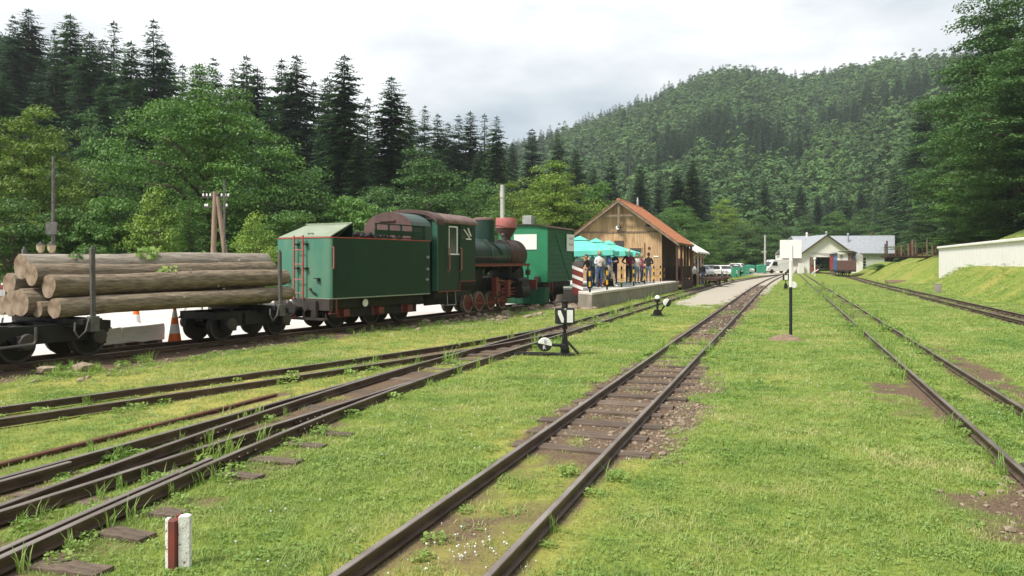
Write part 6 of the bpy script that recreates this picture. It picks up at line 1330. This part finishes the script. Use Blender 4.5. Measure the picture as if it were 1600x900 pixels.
for px, yt, d, k, wp, lab in [(1595,-60,72,'beech',270,'huge dark broadleaf tree leaning over the white wall'),(1518,130,86,'beech',165,'tall feathery green tree left of the huge bank tree'),(1458,300,125,'beech',80,'dark broadleaf tree behind the stake wagons'),(1640,20,62,'beech',260,'dark broadleaf tree above the right end of the white wall'),(1545,235,78,'alder',150,'green tree standing close above the white wall')]: tree('bank_tree', lab, DEC[k], px, yt, d, wp, Rg)
for px, yt, d, k, lab in [(1446,148,152,0,'dark spruce rising behind the stake wagons'),(1480,165,132,2,'dark spruce between the stake wagons and the white wall'),(1560,-20,88,1,'very tall fir on the bank reaching the top of the sky'),(1424,215,168,2,'dark spruce beside the shed roof end'),(1398,262,172,0,'shorter dark spruce behind the shed wing')]: tree('spruce_tree', lab, CON[k], px, yt, d, None, Rg, 1.2)
x, y = 14.9, 75.; m = MB(); m.tube([(0,0,-.5),(.1,0,3),(.0,0,7),(.3,0,13)], [.42,.36,.3,.2], 8); 
for px, yt, d, wp, lab in [(1505,392,62,36,'small bush growing against the left part of the white wall'),(1372,412,93,40,'low bush on the grass bank below the stake wagons'),(1580,352,70,110,'bush on top of the bank behind the white wall'),(1500,362,85,100,'undergrowth bush behind the coping of the white wall'),(1440,378,108,80,'undergrowth bush behind the stake wagons'),(1545,365,80,90,'dark undergrowth bush under the huge bank tree')]:
    tree('bank_shrub', lab, DEC['hazel'], px, yt, d, wp)
# ------------------------------------------------------------------ far forest (one mass)
FAR = []
for sd, mt, H, Rr in ((31,'far_green',14,4.6),(32,'far_deep',15,4.8),(33,'far_deep',12,4.0),(34,'far_green',16,5.2)):
    FAR.append(quads_mesh('far', crown_dec(sd, H, Rr, .5, 70, 30, .38, flat=.7, lobes=.36, rnd=.55)[0], mt))
for sd, mt in ((35,'needle'),(36,'needle_blue')): FAR.append(quads_mesh('far', crown_con(sd, 19, 4.2, .8, 0.8, 8, droop=.3, lsz=.85, dens=.85), mt))
g = np.random.default_rng(21); PT = []
d = 186.
while d < 690:
    st = 5.6 if d < 300 else 6.4; p = np.arange(380, 1900, st*1200/d); p = p+g.uniform(-.45, .45, len(p))*st*1200/d; dd = d+g.uniform(-.5, .5, len(p))*st; PT.append(np.stack([p, dd], 1)); d += st
PT = np.concatenate(PT); lat = (PT[:,0]-800)/1200*PT[:,1]; X_ = math.cos(YAW)*lat-math.sin(YAW)*PT[:,1]; Y_ = math.sin(YAW)*lat+math.cos(YAW)*PT[:,1]; Z_ = terrain(X_, Y_)
cn = fbm(X_, Y_, .012, 3)+.22*sst(560, 640, PT[:,1])+.10*(g.random(len(X_))-.5); con = cn > .60
pick = np.where(con, g.integers(4, 6, len(X_)), g.choice([0, 0, 1, 1, 2, 2, 3], len(X_)))
sc = g.uniform(.55, 1.3, len(X_)); sc = np.where(con, sc*.85, sc)
scatter('far_forest', 'mixed forest covering the far hillside', 'forest', np.stack([X_, Y_, Z_-.4], 1), g.uniform(0, 6.28, len(X_)), np.stack([sc, sc, sc*g.uniform(.85, 1.15, len(sc))], 1), FAR, pick)
# the wooded slope on the left, behind the single spruces
lat = g.uniform(-190, -18, 2000); d = g.uniform(84, 210, 2000); k_ = ((d > 104) | (lat < -75)) ; lat, d = lat[k_], d[k_]; X_ = math.cos(YAW)*lat-math.sin(YAW)*d; Y_ = math.sin(YAW)*lat+math.cos(YAW)*d; Z_ = terrain(X_, Y_)
zmax = 1.75+(411-np.interp(800+1200*lat/d, [-400, 0, 250, 300, 480, 520, 620, 800], [30, 34, 62, 106, 112, 170, 205, 255]))/1200*d-Z_
sc = np.minimum(g.uniform(.8, 1.2, len(X_)), zmax/19.5); ok = sc > .45
scatter('slope_forest', 'dark conifer wood filling the slope behind the yard', 'forest', np.stack([X_, Y_, Z_-.3], 1)[ok], g.uniform(0, 6.28, ok.sum()), sc[ok], FAR[4:], g.integers(0, 2, ok.sum()))
# wood on the bank at the far right
lat = g.uniform(30, 150, 500); d = g.uniform(55, 190, 500); X_ = math.cos(YAW)*lat-math.sin(YAW)*d; Y_ = math.sin(YAW)*lat+math.cos(YAW)*d; ok = (X_ > 21)&(800+1200*lat/d > 1490); X_, Y_, d = X_[ok], Y_[ok], d[ok]
scatter('bank_forest', 'dense mixed wood on the bank at the right', 'forest', np.stack([X_, Y_, terrain(X_, Y_)-.3], 1), g.uniform(0, 6.28, len(X_)), g.uniform(.75, 1.15, len(X_)), FAR, g.choice([1, 1, 0, 4, 5], len(X_)))
# ------------------------------------------------------------------ lawn, weeds, stones
def tuft(seed, n, r, h, w, mt, lean=.5):
    g = np.random.default_rng(seed); a = g.uniform(0, 6.28, n); rad = r*np.sqrt(g.random(n)); B_ = np.stack([rad*np.cos(a), rad*np.sin(a), np.full(n, -.006)], 1); az = g.uniform(0, 6.28, n); hh = h*g.uniform(.45, 1.25, n); ln = hh*lean*g.uniform(.2, 1.6, n)
    s = np.stack([-np.sin(az), np.cos(az), np.zeros(n)], 1)*w/2*g.uniform(.7, 1.4, n)[:, None]; T_ = B_+np.stack([np.cos(az)*ln, np.sin(az)*ln, hh], 1); M_ = B_+np.stack([np.cos(az)*ln*.35, np.sin(az)*ln*.35, hh*.62], 1)
    return quads_mesh('tuft', np.concatenate([np.stack([B_-s, B_+s, M_+s*.8, M_-s*.8], 1), np.stack([M_-s*.8, M_+s*.8, T_+s*.15, T_-s*.15], 1)]), mt)
def clover(seed, n, r, mt, sz=.022, h=.05):
    g = np.random.default_rng(seed); a = g.uniform(0, 6.28, n); rad = r*np.sqrt(g.random(n)); C = np.stack([rad*np.cos(a), rad*np.sin(a), g.uniform(.01, h, n)], 1)
    return quads_mesh('clover', leaves(C, np.array([0, 0, 1.])+g.normal(size=(n, 3))*.45, sz, g, .8), mt)
TU = [tuft(1, 26, .10, .034, .0055, 'grass_blade', .7), tuft(2, 26, .11, .044, .005, 'grass_blade', .9), tuft(3, 20, .09, .028, .006, 'weed', .8), clover(4, 34, .10, 'weed', .011, .03), tuft(5, 16, .05, .15, .007, 'weed', .5), clover(6, 60, .09, 'weed', .017, .07)]
g = np.random.default_rng(77)
def sector(dmin, dmax, dens, pad=1.06):
    wmax = dmax*.70*pad; n = int(2*wmax*(dmax-dmin)*dens); d = g.uniform(dmin, dmax, n); lat = g.uniform(-wmax, wmax, n); k = np.abs(lat) < d*.70*pad+.3; d, lat = d[k], lat[k]
    return math.cos(YAW)*lat-math.sin(YAW)*d, math.sin(YAW)*lat+math.cos(YAW)*d
P_, S_, K_ = [], [], []
RL = [(cl_T1, 1), (cl_T2, 1), (cl_T3, 1), (cl_M, 1), (cl_L, 1), (cl_Q, 1), (cl_A, 1)]
def raildist(x, y):
    r = np.full(len(x), 9.)
    for f, _ in RL:
        c = vcl(f, y)
        if f is cl_Q: c = np.where(y < 11.6, c, 99)
        if f is cl_A: c = np.where(y < 20.5, c, 99)
        if f is cl_L: c = np.where(y < 32, c, 99)
        for o in (-G2, G2): r = np.minimum(r, np.abs(x-c-o))
    return r
for dmin, dmax, dens, scl in ((2.2, 6.5, 330, .85), (6.5, 11, 210, 1.0), (11, 19, 100, 1.3), (19, 34, 40, 1.75), (34, 62, 11, 2.6)):
    x, y = sector(dmin, dmax, dens); dirt, dry, grav, forest = masks(x, y); keep = (dirt+g.normal(size=len(x))*.2 < .42)&(grav < .5)&(forest < .3)&(y > .8)
    keep &= ~((x < vcl(cl_L, y)+.35)&(y < 33))&~((x < -6.6)&(y > 28.4)&(y < 50))&~((x < -7.2)&(y > 49)); rd = raildist(x, y); keep &= rd > .06
    lon = fbm(x+5, y-3, .7, 3); keep &= g.random(len(x)) < np.clip(1.12-dry*.85, .15, 1)
    x, y, rd, lon, dry = x[keep], y[keep], rd[keep], lon[keep], dry[keep]
    kk = g.choice([0, 1, 2, 3], len(x), p=[.44, .28, .20, .08]); tall = (rd < .16)&(g.random(len(x)) < .10); kk[tall] = 4; wd = (rd < .25)&(g.random(len(x)) < .04); kk[wd] = 5
    P_.append(np.stack([x, y, terrain(x, y)], 1)); S_.append(scl*g.uniform(.7, 1.25, len(x))*(.75+.5*lon)); K_.append(kk)
P_ = np.concatenate(P_); S_ = np.concatenate(S_); K_ = np.concatenate(K_)
scatter('lawn_grass', 'short mown grass and clover of the yard', 'grass', P_, g.uniform(0, 6.28, len(P_)), S_, TU, K_)
# white clover flowers
m = MB(); m.ball((0, 0, .036), .010, 6, 4); m.tube([(0, 0, 0), (0, 0, .03)], .0015, 3, False); fl = m.mesh('flower', 'cloth_white')
x, y = sector(2.4, 20, 9); dirt, dry, grav, forest = masks(x, y); k = (dirt < .35)&(x > -9.6)&(fbm(x+90, y+31, .8, 3) > .52)&(raildist(x, y) > .07); x, y = x[k], y[k]
k2 = np.concatenate([g.normal(-1.75, .22, 60)[:, None], g.normal(4.3, .22, 60)[:, None]], 1); x = np.concatenate([x, k2[:, 0]]); y = np.concatenate([y, k2[:, 1]]); k = raildist(x, y) > .07; x, y = x[k], y[k]
scatter('clover_flowers', 'tiny white clover flowers dotted over the lawn', 'flowers', np.stack([x, y, terrain(x, y)], 1), g.uniform(0, 6, len(x)), g.uniform(.4, .8, len(x)), [fl], np.zeros(len(x)))
# weeds round the train and the bank
x = np.concatenate([g.uniform(-11.2, -8.6, 220), g.normal(-10.9, .4, 130), g.uniform(8, 12, 160)]); y = np.concatenate([g.uniform(14, 29, 220), g.uniform(8.8, 11.0, 130), g.uniform(34, 100, 160)])
l = vcl(cl_L, y); k = (x > 0)|((x > l+.55)&(x < l+2.0+g.random(len(x))*.6)&(fbm(x, y, .9, 2) > .45)); x, y = x[k], y[k]
scatter('edge_weeds', 'rough weeds beside the train and on the bank', 'weeds', np.stack([x, y, terrain(x, y)], 1), g.uniform(0, 6, len(x)), g.uniform(.6, 1.15, len(x)), [TU[4], TU[5]], g.integers(0, 2, len(x)))
# stones
def stone(seed):
    rr = np.random.default_rng(seed); bm = bmesh.new(); bmesh.ops.create_icosphere(bm, subdivisions=1, radius=1)
    for v in bm.verts: v.co *= rr.uniform(.7, 1.15); v.co.z *= .6
    me = bpy.data.meshes.new('stone'); bm.to_mesh(me); bm.free(); me.materials.append(MAT['stone']); return me
ST = [stone(i) for i in range(4)]
x = np.concatenate([g.normal(-1.85, .62, 2600), g.normal(-1.1, .28, 900), g.normal(-1.88, .5, 1500), g.normal(-10.3, .35, 240), g.normal(-7.9, .75, 150), g.normal(-8.7, .8, 90), g.normal(1.4, .2, 80)]); y = np.concatenate([g.uniform(7.0, 14.5, 2600), g.uniform(6.8, 12.5, 900), g.uniform(18, 60, 1500), g.uniform(8, 15, 240), g.normal(29.1, 1.0, 150), g.normal(22.5, 1.8, 90), g.uniform(5, 7.5, 80)])
sz = np.concatenate([g.gamma(2.2, .0045, 2600)+.006, g.gamma(2.2, .005, 900)+.006, g.gamma(2.2, .010, 1500)+.01, g.gamma(2, .009, 240)+.006, g.gamma(2.5, .045, 150)+.03, g.gamma(2.2, .03, 90)+.015, g.gamma(2, .01, 80)+.006])
dirt = masks(x, y)[0]; k = (raildist(x, y) > .055)&((dirt > .3)|(x < -7)); x, y, sz = x[k], y[k], np.minimum(sz[k], .22)
scatter('loose_stones', 'loose stones on the bare earth beside the rails', 'stones', np.stack([x, y, terrain(x, y)+sz*.2], 1), g.uniform(0, 6.28, len(x)), sz, ST, g.integers(0, 4, len(x)), tilt=(g.normal(size=len(x))*.3, g.normal(size=len(x))*.3))
# single rocks one can point to
for lab, x, y, s in (('pale rock beside the weeds at the end of the train track', -10.72, 9.35, .17), ('flat slab stone next to the pale rock', -11.0, 8.95, .16)):
    o = link('rock', ST[int(s*100) % 4], None, (x, y, .06), (0, 0, x), (s, s*1.2, s)); tag(o, lab, 'rock')
# ------------------------------------------------------------------ thin summer haze in the valley air
hm = bpy.data.materials.new('haze'); hm.use_nodes = True; nt = hm.node_tree; nt.nodes.clear(); pv = N(nt, 'ShaderNodeVolumePrincipled'); pv.inputs['Color'].default_value = (.88, .95, 1, 1); pv.inputs['Density'].default_value = .00028; pv.inputs['Anisotropy'].default_value = .2
mo = N(nt, 'ShaderNodeOutputMaterial'); nt.links.new(pv.outputs[0], mo.inputs['Volume'])
m = MB(); m.box(-1490, 1330, -190, 2290, -2, 330); ho = m.obj('haze', hm); tag(ho, 'thin bluish haze filling the valley', 'haze', kind='stuff')
